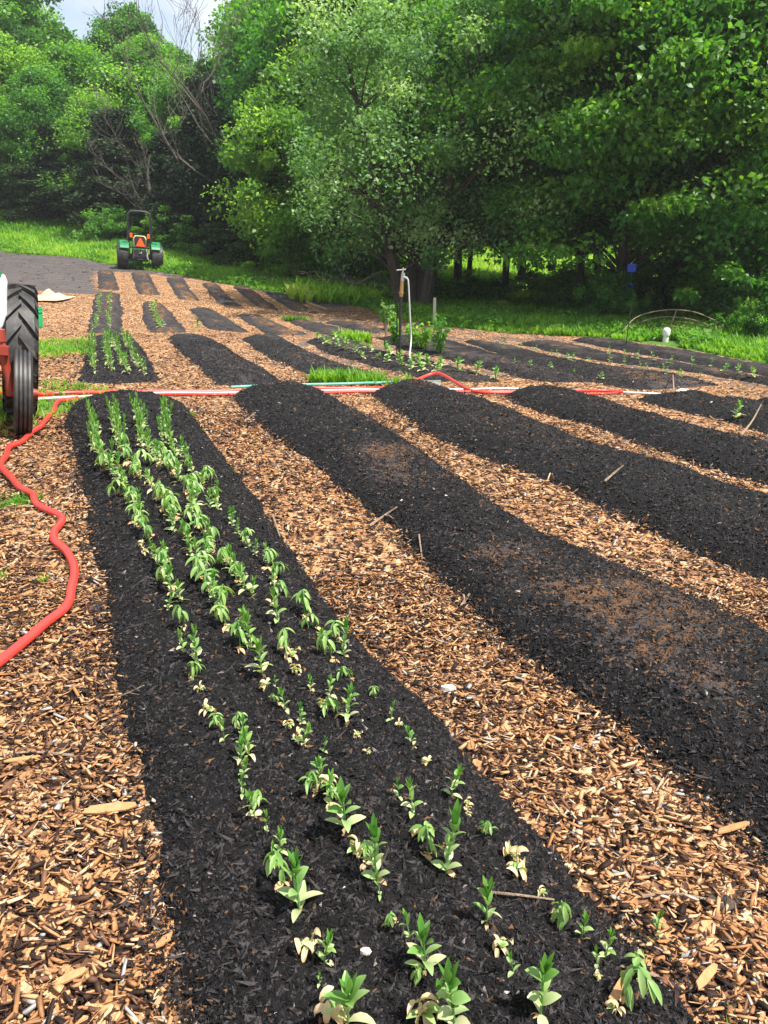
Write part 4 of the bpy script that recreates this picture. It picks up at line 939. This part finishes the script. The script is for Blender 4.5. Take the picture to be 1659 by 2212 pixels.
stick([(905,1160),(912,1215)],.005,'short dark twig at the left foot of the second bed')
stick([(590,1120),(605,1165)],.006,'thin pale twig on the right foot of the nearest bed')
def chunk(c1,r1,c2,r2,wd,th,label):
    a=np.array(S(c1,r1)); b=np.array(S(c2,r2)); L=np.linalg.norm(b-a); az=math.atan2(b[1]-a[1],b[0]-a[0]); m=MB(); poly=[(-.5*L,-.3*wd),(-.2*L,-.5*wd),(.3*L,-.45*wd),(.5*L,-.15*wd),(.46*L,.3*wd),(.1*L,.5*wd),(-.35*L,.4*wd)]
    m.prism(poly,th,tone=.60); o=m.build('wood_chunk',MT['chip'],bevel=.0015); o.location=tuple((a+b)/2+np.array([0,0,.018])); o.rotation_euler=(rng.normal(0,.15),rng.normal(0,.1),az); tag(o,label,'wood chunk','large wood pieces on the paths')
chunk(1545,1812,1616,1786,.022,.008,'long flat tan wood piece by the foot of the second bed at the lower right')
chunk(178,1764,298,1750,.030,.008,'broad pale split wood piece touching the left foot of the nearest bed')
chunk(1795-480,2175,1360,2120,.02,.006,'tan wood sliver at the lower right path edge')
chunk(10,1660,90,1640,.018,.006,'bleached white wood splinter at the left margin of the path')
chunk(120,2140,190,2105,.02,.007,'curled tan wood sliver in the bottom left corner')
chunk(1500,2150,1545,2095,.02,.007,'upright tan wood sliver in the bottom right corner')
chunk(335,2060,372,2030,.022,.008,'dark ridged bark piece wedged at the left foot of the nearest bed')
# ------------------------------------------------------------------ tyres
RX=Matrix.Rotation(R(90),4,'Y')
def tyre(mb,c,rad,wd,rim,style,n=48,lugs=22,tone=0.):
    """tyre about the x axis at centre c"""
    M=Matrix.Translation(Vector(c))@RX; h=wd/2
    if style=='ribs':
        prof=[(rim,-h*.55),(rim+.02,-h*.85),(rad*.86,-h),(rad*.955,-h*.92)]
        for k in range(4):
            a=-h*.88+k*h*.445; b=a+h*.30
            prof+=[(rad*.955 if k in(0,) else rad*.945,a-.001),(rad,a+.004),(rad,b),(rad*.945,b+.006)]
        prof+=[(rad*.955,h*.92),(rad*.86,h),(rim+.02,h*.85),(rim,h*.55)]
        mb.lathe(prof,M,n,caps=False)
    else:
        r0=rad-(.035 if style=='lugs' else .012)
        prof=[(rim,-h*.5),(rim+.02,-h*.85),((rim+r0)/2,-h),(r0*.94,-h*.97),(r0,-h*.75),(r0*1.004,0),(r0,h*.75),(r0*.94,h*.97),((rim+r0)/2,h),(rim+.02,h*.85),(rim,h*.5)]
        mb.lathe(prof,M,n,caps=False)
        for k in range(lugs):
            for s in (-1,1):
                a0=2*math.pi*(k+(.5 if s>0 else 0))/lugs; V=[]
                st=6; dw=.020 if style=='lugs' else .018; sk=.34 if style=='lugs' else .06
                for j in range(st):
                    f=j/(st-1); x=s*h*(-.06+1.04*f); a=a0+sk*f*(1 if style=='lugs' else s*.5); rr=(rad if f<.9 else rad-.02)-.05*(f>.95)*(style=='lugs'); w_=(dw*(1+.5*f))/rad
                    for q in (-1,1):
                        for zr in (r0-.012,rr): V.append(Vector(c)+Vector((x,math.cos(a+q*w_)*zr,math.sin(a+q*w_)*zr)))
                F=[]
                for j in range(st-1):
                    b=j*4; F+=[(b+1,b+3,b+7,b+5),(b,b+1,b+5,b+4),(b+2,b+6,b+7,b+3)]
                b=(st-1)*4; F+=[(0,2,3,1),(b,b+1,b+3,b+2)]
                mb.add(V,F,tone)
    return mb
def rim_mb(c,rim,wd,dish=.25,side=1):
    M=Matrix.Translation(Vector(c))@RX; m=MB(); m.lathe([(rim*1.0,-wd*.28),(rim*.94,-wd*.24),(rim*.9,wd*.10),(rim*.35,wd*dish*.4),(rim*.30,wd*.22),(.02,wd*.24)],M,24); m.lathe([(rim*1.0,wd*.28),(rim*.94,wd*.24),(rim*.9,0),(rim*.9,-wd*.1)],M,24,caps=False)
    for k in range(6):
        a=k*math.pi/3; m.lathe([(.014,0),(.014,wd*.3*side)],Matrix.Translation(Vector(c)+Vector((0,math.cos(a)*rim*.45,math.sin(a)*rim*.45)))@RX,6)
    return m
def wheel(parent,name,c,rad,wd,rim,style,rimmat,tmat='rubber',lugs=22,side=1,loc=(0,0,0)):
    e=tyre(MB(),c,rad,wd,rim,style,lugs=lugs).build(name,MT[tmat],parent,smooth=True)
    rim_mb(c,rim,wd,side=side).build('rim',MT[rimmat],e,smooth=True); return e
# ---- old tractor at the left margin, facing the camera (local +y points away from the viewer)
W1=G(52,938); az=R(24); ax=np.array([math.cos(az),math.sin(az),0]); ay=np.array([-math.sin(az),math.cos(az),0])
O=W1-ax*.50; W2=G(46,896); rel=W2-O; rx=float(rel@ax); ry=float(rel@ay); rz=float(rel[2])
fr=183*dcam(W1)/FPX/2*.98; rr=281*dcam(W2)/FPX/2*.97
O=O+np.array([0,0,.075]); T1=empty('old_tractor',tuple(O),az,label='old red and white tractor with lugged rear tyre, cut by the left margin',cat='tractor'); T1.rotation_mode='ZYX'; T1.rotation_euler=(0,R(8.5),az); T1.rotation_mode='XYZ'; T1.rotation_euler=(Matrix.Rotation(az,3,'Z')@Matrix.Rotation(R(8.5),3,'Y')).to_euler('XYZ')
for s in (1,-1):
    wheel(T1,'front_wheel',(s*.50,0,fr),fr,.125,fr*.55,'ribs','rust_red',side=s)
    wheel(T1,'rear_wheel',(rx if s>0 else -rx,ry,rz+rr),rr,.255,rr*.55,'lugs','yellow','rubber_dusty',17,side=s)
    m=MB(); m.tube([(s*.56,0,fr),(s*.60,0,fr)],[.04,.03],12); m.tube([(s*.40,0,fr),(s*.5,0,fr)],.035,10); m.build('wheel_hub',MT['rust_red'],T1,smooth=True)
    m=MB(); m.tube(cr([(s*.33,.02,fr+.40),(s*.37,.01,fr+.26),(s*.41,0,fr+.08),(s*.42,0,fr-.02)],4),[.042]*5+[.032]*4+[.036]*4,10); m.tube([(s*.33,.02,fr+.36),(s*.33,.02,fr+.44)],[.065,.055],10); m.box((s*.37,-.03,fr+.30),(.07,.05,.06)); m.build('steering_spindle',MT['rust_red'],T1,smooth=True)
m=MB(); m.box((0,.02,fr+.36),(.66,.07,.08)); m.box((0,.02,fr+.30),(.16,.14,.16)); m.tube([(-.40,.10,fr+.12),(.40,.10,fr+.12)],.014,8); m.build('front_axle',MT['rust_red'],T1,bevel=.012)
m=MB(); hx=.392; poly=[(-hx+.06,.66),(hx-.10,.66),(hx-.03,.72),(hx,.82),(hx,1.02),(hx-.02,1.08),(-hx+.02,1.08),(-hx,1.02),(-hx,.82),(-hx+.03,.72)]
m.prism([(x,z) for x,z in poly],.62,Matrix.Translation((0,.62,0))@Matrix.Rotation(R(90),4,'X')); m.build('hood',MT['white_paint'],T1,bevel=.02)
m=MB(); m.prism([(-hx+.03,1.085),(hx-.03,1.085),(hx-.16,1.17),(-hx+.16,1.17)],.64,Matrix.Translation((0,.62,0))@Matrix.Rotation(R(90),4,'X')); m.build('hood_top',MT['green_paint'],T1,bevel=.015)
m=MB()
for k in range(6): m.box((0,.305,.74+k*.05),(.5,.02,.018))
m.build('grille',MT['black'],T1)
m=MB(); m.box((0,.75,.52),(.30,1.2,.28)); m.box((0,ry,rz+rr),(2*rx-.2,.22,.22)); m.box((0,ry-.1,rz+rr+.15),(.34,.5,.35)); m.build('chassis',MT['black'],T1,bevel=.02)
m=MB(); m.box((0,ry+.15,rz+rr*2+.02),(.42,.40,.07)); m.box((0,ry+.36,rz+rr*2+.2),(.42,.06,.34)); m.build('seat',MT['black'],T1,bevel=.03)
m=MB(); m.tube([(0,ry-.55,1.0),(0,ry-.30,1.32)],.016,8); m.tube([(math.cos(a)*.18,ry-.30+math.sin(a)*.14,1.34+.04*math.sin(a)) for a in np.linspace(0,6.283,20)],.012,6); m.build('steering_wheel',MT['black'],T1,smooth=True)
# ---- green tractor parked at the far end, seen from behind (local +y points away)
pl_=G(268,577); pr_=G(338,584); cpt=(pl_+pr_)/2
D2=31.5; mid=wp(303,580,D2); mid[2]=terr(mid[0],mid[1]); sc2=1.0
T2=empty('green_tractor',tuple(mid),R(18.5),label='green compact tractor with roll bar and orange triangle parked below the woods',cat='tractor'); T2.rotation_euler=(0,R(4.5),R(18.5))
for s in (-1,1):
    wheel(T2,'rear_wheel',(s*.67,0,.51),.51,.44,.25,'turf','yellow',lugs=34,side=s)
    wheel(T2,'front_wheel',(s*.58,1.75,.34),.34,.26,.17,'turf','yellow',lugs=26,side=s)
    m=MB(); arc=[(math.cos(a)*.60,math.sin(a)*.60) for a in np.linspace(R(25),R(150),12)]; pl2=[(y,z+.51) for y,z in arc]+[(y*.93,z*.93+.51) for y,z in arc[::-1]]
    m.prism(pl2,.36,Matrix.Translation((s*.60,0,0))@Matrix(((0,0,1,0),(1,0,0,0),(0,1,0,0),(0,0,0,1)))); m.box((s*.46,0,.88),(.04,.62,.42)); m.box((s*.56,-.28,1.0),(.24,.14,.16),taper=.8); m.build('fender',MT['green_paint'],T2,bevel=.02)
    m=MB(); m.box((s*.33,-.34,1.30),(.10,.05,.17)); m.build('warning_lamp',MT['orange'],T2,bevel=.01)
    m=MB(); m.tube([(s*.22,-.15,.62),(s*.26,-.55,.50),(s*.30,-.72,.42)],.028,8); m.tube([(s*.24,-.2,.85),(s*.28,-.60,.52)],.016,8); m.tube([(s*.12,-.25,.80),(s*.02,-.34,.62)],.022,8); m.build('lift_arm',MT['steel'] if s>0 else MT['black'],T2,smooth=True)
m=MB(); m.tube(cr([(-.43,-.22,.55),(-.43,-.22,1.2),(-.43,-.24,1.9),(-.40,-.24,2.10),(-.28,-.24,2.20),(0,-.24,2.22),(.28,-.24,2.20),(.40,-.24,2.10),(.43,-.24,1.9),(.43,-.22,1.2),(.43,-.22,.55)],4),.048,8)
for s in (-1,1): m.box((s*.43,-.22,1.42),(.11,.10,.07))
m.build('roll_bar',MT['black'],T2,smooth=True)
m=MB(); m.box((0,.05,.55),(.60,.55,.45)); m.box((0,.8,.55),(.36,1.5,.30)); m.box((0,0,.51),(1.0,.2,.2)); m.box((0,-.25,.86),(.95,.06,.07)); m.box((0,1.75,.36),(1.0,.1,.1)); m.box((0,-.30,.40),(.24,.10,.05)); m.box((0,-.27,.62),(.50,.10,.32)); m.build('chassis',MT['black'],T2,bevel=.015)
m=MB(); m.box((0,1.35,.92),(.52,1.05,.42),taper=.86); m.box((0,1.88,.78),(.50,.10,.40)); m.build('hood',MT['green_paint'],T2,bevel=.05)
m=MB(); m.prism([(-.24,0),(.24,0),(.27,.30),(.20,.43),(-.20,.43),(-.27,.30)],.09,Matrix.Translation((0,-.20,.88))@Matrix.Rotation(R(90),4,'X')); m.box((0,.10,.92),(.46,.46,.10)); m.build('seat',MT['yellow'],T2,bevel=.03)
m=MB(); m.prism([(-.20,.02),(.20,.02),(.21,.30),(.15,.385),(-.15,.385),(-.21,.30)],.02,Matrix.Translation((0,-.262,.90))@Matrix.Rotation(R(90),4,'X')); m.build('seat_back_panel',MT['black'],T2)
m=MB(); m.prism([(-.185,0),(.185,0),(.025,.32),(-.025,.32)],.012,Matrix.Translation((.02,-.30,.90))@Matrix.Rotation(R(90),4,'X')); tg=m.build('warning_triangle',MT['orange'],T2)
m=MB(); m.tube([(0,.62,.95),(0,.48,1.22)],.018,8); m.tube([(math.cos(a)*.19,.46+math.sin(a)*.12,1.24+.10*math.sin(a)) for a in np.linspace(0,6.283,18)],.014,6); m.build('steering_wheel',MT['black'],T2,smooth=True)
m=MB(); m.box((0,.85,.17),(1.45,.85,.10)); m.box((-.78,.9,.12),(.35,.5,.05)); m.build('mower_deck',MT['green_paint'],T2,bevel=.03)
# ------------------------------------------------------------------ standpipe with tap and white hose
p0=S(862,768); d0=dcam(p0); pxm=d0/FPX
SPp=empty('standpipe',p0,0,label='black standpipe with brass tap standing between the beds',cat='standpipe')
hh=176*pxm; lean=.045
m=MB(); m.tube([(0,0,-.1),(lean*.6,0,hh*.72)],.022,12); m.box((-.035,.03,hh*.36),(.02,.03,hh*.76)); m.build('post',MT['black'],SPp,smooth=True)
m=MB(); m.tube([(lean*.6,0,hh*.70),(lean,0,hh*.90)],.028,12); m.lathe([(.04,0),(.04,.02)],Matrix.Translation((lean*.65,0,hh*.735)),12); m.build('brass_fitting',MT['brass'],SPp,smooth=True)
m=MB(); m.tube([(lean,0,hh*.88),(lean+.01,0,hh*.97)],.030,10); m.tube([(lean-.01,0,hh*.93),(lean+.07,-.03,hh*.91)],.020,8); m.tube([(lean-.09,0,hh*1.0),(lean+.05,0,hh*1.01)],.010,6); m.tube([(lean,0,hh*.96),(lean+.01,0,hh*1.03)],.014,6); m.build('tap',MT['steel'],SPp,smooth=True)
m=MB(); q=S(889,781); dl=np.array(q)-np.array(p0)
m.tube(cr([(lean+.06,-.03,hh*.915),(lean+.085,-.03,hh*.88),(lean+.10,-.03,hh*.72),(lean+.12,-.03,hh*.45),(lean+.14,-.03,hh*.2),(dl[0]*.9,dl[1]*.5,.05),(dl[0],dl[1],dl[2]+.02)],5),.013,10); tag(m.build('hose',MT['white_hose'],None,smooth=True,loc=tuple(p0)),'white hose hanging from the tap of the black standpipe','hose')
p1=S(938,703); m=MB(); hh1=58*dcam(p1)/FPX; m.prism([(-.035,-.01),(.035,-.01),(.035,.0),(.01,.012),(.01,.03),(-.01,.03),(-.01,.012),(-.035,0)],hh1+.5,Matrix.Translation((0,0,hh1/2-.25)))
tag(m.build('metal_stake',MT['steel'],None,loc=tuple(p1)),'galvanised metal stake standing above the bushy bright plant','stake')
p1=S(1352,745); m=MB(); m.tube([(0,0,-.1),(.01,0,.4),(.02,0,.78)],.010,6); tag(m.build('thin_rod',MT['black'],None,loc=tuple(p1)),'thin dark rod standing at the grass edge left of the white pipe','rod')
# ------------------------------------------------------------------ white pipe with cap
p1=G(1437,739); k_=dcam(p1)/FPX; e=empty('vent_pipe',p1,0,label='short white pipe with a cap standing in the bright grass',cat='pipe')
MB().lathe([(.058,-.1),(.060,18*k_)],n=20).build('pipe',MT['pvc'],e,smooth=True)
MB().lathe([(.074,14*k_),(.078,15*k_),(.078,24*k_),(.070,27.5*k_),(.045,30*k_),(.002,30.5*k_)],n=20).build('cap',MT['pvc'],e,smooth=True)
# ------------------------------------------------------------------ arched canes
g=np.random.default_rng(77); dH=dcam(G(1450,728))-.1
def at(c,r,d): return wp(c,r,d)
arcs=[([(1345,716),(1368,690),(1400,676),(1450,669),(1500,674),(1540,690),(1560,702)],.011),([(1348,722),(1375,700),(1420,686),(1470,686),(1515,696),(1545,712),(1562,710)],.010),([(1440,694),(1480,696),(1520,704),(1552,718)],.008),([(1430,700),(1480,708),(1530,710),(1562,704)],.008),([(1375,724),(1410,710),(1460,706),(1500,710)],.007),([(1470,716),(1510,718),(1545,714),(1556,724),(1535,738)],.008),([(1430,735),(1450,700),(1462,668)],.012),([(1536,708),(1548,722),(1562,726)],.007)]
m=MB()
for i,(a,r_) in enumerate(arcs): m.tube(cr([at(c,r,dH+.12*math.sin(i*1.7)+.12*math.sin(j)) for j,(c,r) in enumerate(a)],5),r_*.9,6)
tag(m.build('cane_arch',MT['stick'],smooth=True),'tangle of bent bare canes arching in front of the dark trees at the right','canes')
# ------------------------------------------------------------------ blue strap on the trunk
tA=[o for o in bpy.data.objects if o.get('label','').startswith('tall layered broadleaf tree whose trunk')][0]
dS=20.5-.8; e=empty('hanging_feeder',tuple(at(1361,612,dS)),0,label='blue hanging straps with a white bottle tied to a tree trunk',cat='feeder'); k_=dS/FPX
m=MB(); 
for dx in (-5,5): m.tube([(dx*k_,0,12*k_),(dx*k_*1.1,0,-18*k_),(0,0,-38*k_)],.018,6)
m.box((0,0,32*k_),(18*k_,.06,16*k_)); m.tube([(-8*k_,0,40*k_),(0,0,28*k_),(8*k_,0,40*k_)],.012,6); m.tube([(0,0,28*k_),(0,0,10*k_)],.012,6); m.lathe([(.01,-40*k_),(.035,-36*k_),(.03,-30*k_),(.01,-26*k_)],n=10); m.build('strap',MT['blue'],e,smooth=True)
MB().lathe([(.02,-2*k_),(.045,0),(.055,6*k_),(.05,10*k_),(.02,13*k_)],n=12).build('bottle',MT['pvc'],e,smooth=True)
# ------------------------------------------------------------------ utility cart, log, bucket, brush pile
cp=at(1140,634,33); cp[2]=terr(cp[0],cp[1]); e=empty('utility_cart',tuple(cp),R(12),label='small dark ride-on utility cart parked in the sunny meadow under the boughs',cat='cart')
m=MB(); m.box((-.25,0,.48),(.62,.7,.34),taper=.85); m.box((.40,0,.42),(.75,.7,.10)); m.box((.02,0,.66),(.40,.5,.10)); m.build('body',MT['black'],e,bevel=.04)
m=MB(); m.tube([(-.25,0,.65),(-.12,0,.92)],.02,6); m.tube([(-.3,0,.90),(.1,0,.96)],.02,6); m.build('handlebar',MT['black'],e)
for x in (-.35,.50):
    for y in (-.38,.38): tyre(MB(),(0,0,0),.23,.16,.1,'turf',lugs=16).build('wheel',MT['rubber'],e,smooth=True,loc=(x,y,.23)).rotation_euler=(0,0,R(90))
m=MB(); m.box((.42,0,.52),(.8,.75,.06)); m.build('rack',MT['rust_red'],e)
a=at(905,637,24.5); b=at(1035,634,24.5); m=MB(); m.tube([a+[0,0,0],b+[0,0,0]],.035,8); tag(m.build('metal_bar',MT['black'],smooth=True),'long dark bar lying level across the weeds behind the standpipe','bar')
m=MB(); c0=at(1022,632,25.2); m.lathe([(.22,-.25),(.24,-.1),(.24,.25),(.20,.28)],Matrix.Translation(Vector(c0))@RX,14); tag(m.build('log',MT['bark'],smooth=True),'short thick dark log beside the long bar in the shade','log')
p1=G(81,706); k_=dcam(p1)/FPX; e=empty('bucket',tuple(p1),0,label='bright green plastic bucket half hidden behind the big tyre',cat='bucket')
rb=.145; MB().lathe([(rb*.78,0),(rb*.8,.01),(rb*.97,.30),(rb*1.08,.305),(rb*1.08,.33),(rb,.33),(rb*1.0,.36),(rb*1.07,.365),(rb*1.07,.40),(rb*.97,.40),(rb*.75,.03),(.001,.025)],n=24,caps=False).build('body',MT['bucket'],e,smooth=True)
MB().tube([(rb*1.06*math.cos(t),rb*1.06*math.sin(t)*.4-.03,.33-.12*math.sin(t)) for t in np.linspace(0,math.pi,12)],.004,6).build('handle',MT['steel'],e)
g=np.random.default_rng(5); m=MB()
bp=at(800,606,26.5); bp[2]=terr(bp[0],bp[1])
for i in range(26):
    L=.8+1.8*g.random(); a=g.normal(0,.45)+(math.pi if g.random()<.5 else 0); x0=bp[0]+g.normal(0,1.0); y0=bp[1]+g.normal(0,.5); z0=bp[2]+.05+.5*g.random()
    pts=[(x0+math.cos(a)*L*f+g.normal(0,.06),y0+math.sin(a)*L*f,z0+f*(.35*g.random()-.05)*L+.12*math.sin(3*f)+g.normal(0,.03)) for f in np.linspace(0,1,6)]; r_=.015+.04*g.random()**2; m.tube(pts,[r_*(1-.6*f) for f in np.linspace(0,1,6)],6)
tag(m.build('brush_pile',MT['deadbark'],smooth=True),'pile of fallen grey branches at the wood edge left of the standpipe','brush pile')
for c1,r1,c2,r2,h0,h1,lab in [(748,640,724,568,0,.0,'dark broken branch poking up left of the brush pile')]:
    a=at(c1,r1,26); a[2]=terr(a[0],a[1]); b=at(c2,r2,26.2); m=MB(); m.tube(cr([a,(a+b)/2+[.1,0,.1],b],4),[.06]*5+[.04]*3+[.02],6); tag(m.build('branch',MT['bark'],smooth=True),lab,'branch')
# trunks glimpsed in the shade
for c,r,d,hh_,rr_,lab in [(1262,700,24,5,.10,''),(1480,560,31,6,.11,'dark trunk standing in shade above the arched canes, left one'),(1502,560,31.5,6,.10,'dark trunk standing in shade above the arched canes, right one'),(1010,640,27,5,.10,'dark trunk in the shade right of the standpipe'),(700,640,29,5,.13,'dark trunk in shade left of the brush pile'),(628,610,30.5,5,.12,'left one of the dark trunks right of the cedars'),(560,585,33,5,.12,'dark trunk at the edge of the cedars'),(338,500,38.5,4.2,.09,'pale slim bare trunk straight behind the tractor roll bar')]:
    if not lab: continue
    X=(c-CX)/FPX*d; Y=d/cP*.985; z=float(terr(X,Y)); m=MB(); m.tube(cr([(0,0,-.2),(.1,0,hh_*.4),(-.05,.1,hh_*.75),(.15,.1,hh_)],4),[rr_*(1-.5*i/12) for i in range(13)],8)
    e=empty('bare_trunk_tree',(X,Y,z),0,label=lab,cat='tree',group='slim trunks in the shade of the wood'); m.build('trunk',MT['deadbark' if c==338 else 'bark'],e,smooth=True)
# clods on the dark soil
N=2600; x=rng.uniform(-20,-2,N); y=rng.uniform(20,40,N); k=np.zeros(N,bool)
for pl in soilP: k|=inpoly(x,y,pl)
x=x[k];y=y[k];N=len(x); sz=.02+.06*rng.random(N)**3; M=rotz(rng.random(N)*6.28)@scl(sz*(1+2*rng.random(N)),sz,sz*.7); tb=np.where(rng.random(N)<.2,.85+.1*rng.random(N),.3+.3*rng.random(N))
v,f,tt=inst(CR_T,CR_F,M,np.stack([x,y,terr(x,y)+.01],1),tb); tag(mk('soil_clods',v,f,MT['comp'],tone=tt),'scattered clods and wood scraps on the dark bare soil at the upper left','clods',kind='stuff')

if HAZE:
    hz=bpy.data.materials.new('haze'); hz.use_nodes=True; ht=hz.node_tree; ht.nodes.clear(); ho=ht.nodes.new('ShaderNodeOutputMaterial'); pv=ht.nodes.new('ShaderNodeVolumePrincipled')
    pv.inputs['Color'].default_value=(.93,.96,1,1); pv.inputs['Density'].default_value=HAZE; pv.inputs['Anisotropy'].default_value=.2; ht.links.new(pv.outputs[0],ho.inputs['Volume'])
    m=MB(); m.box((0,64,17),(210,176,56)); tag(m.build('haze',hz),'thin pale haze in the air over the field',kind='stuff')
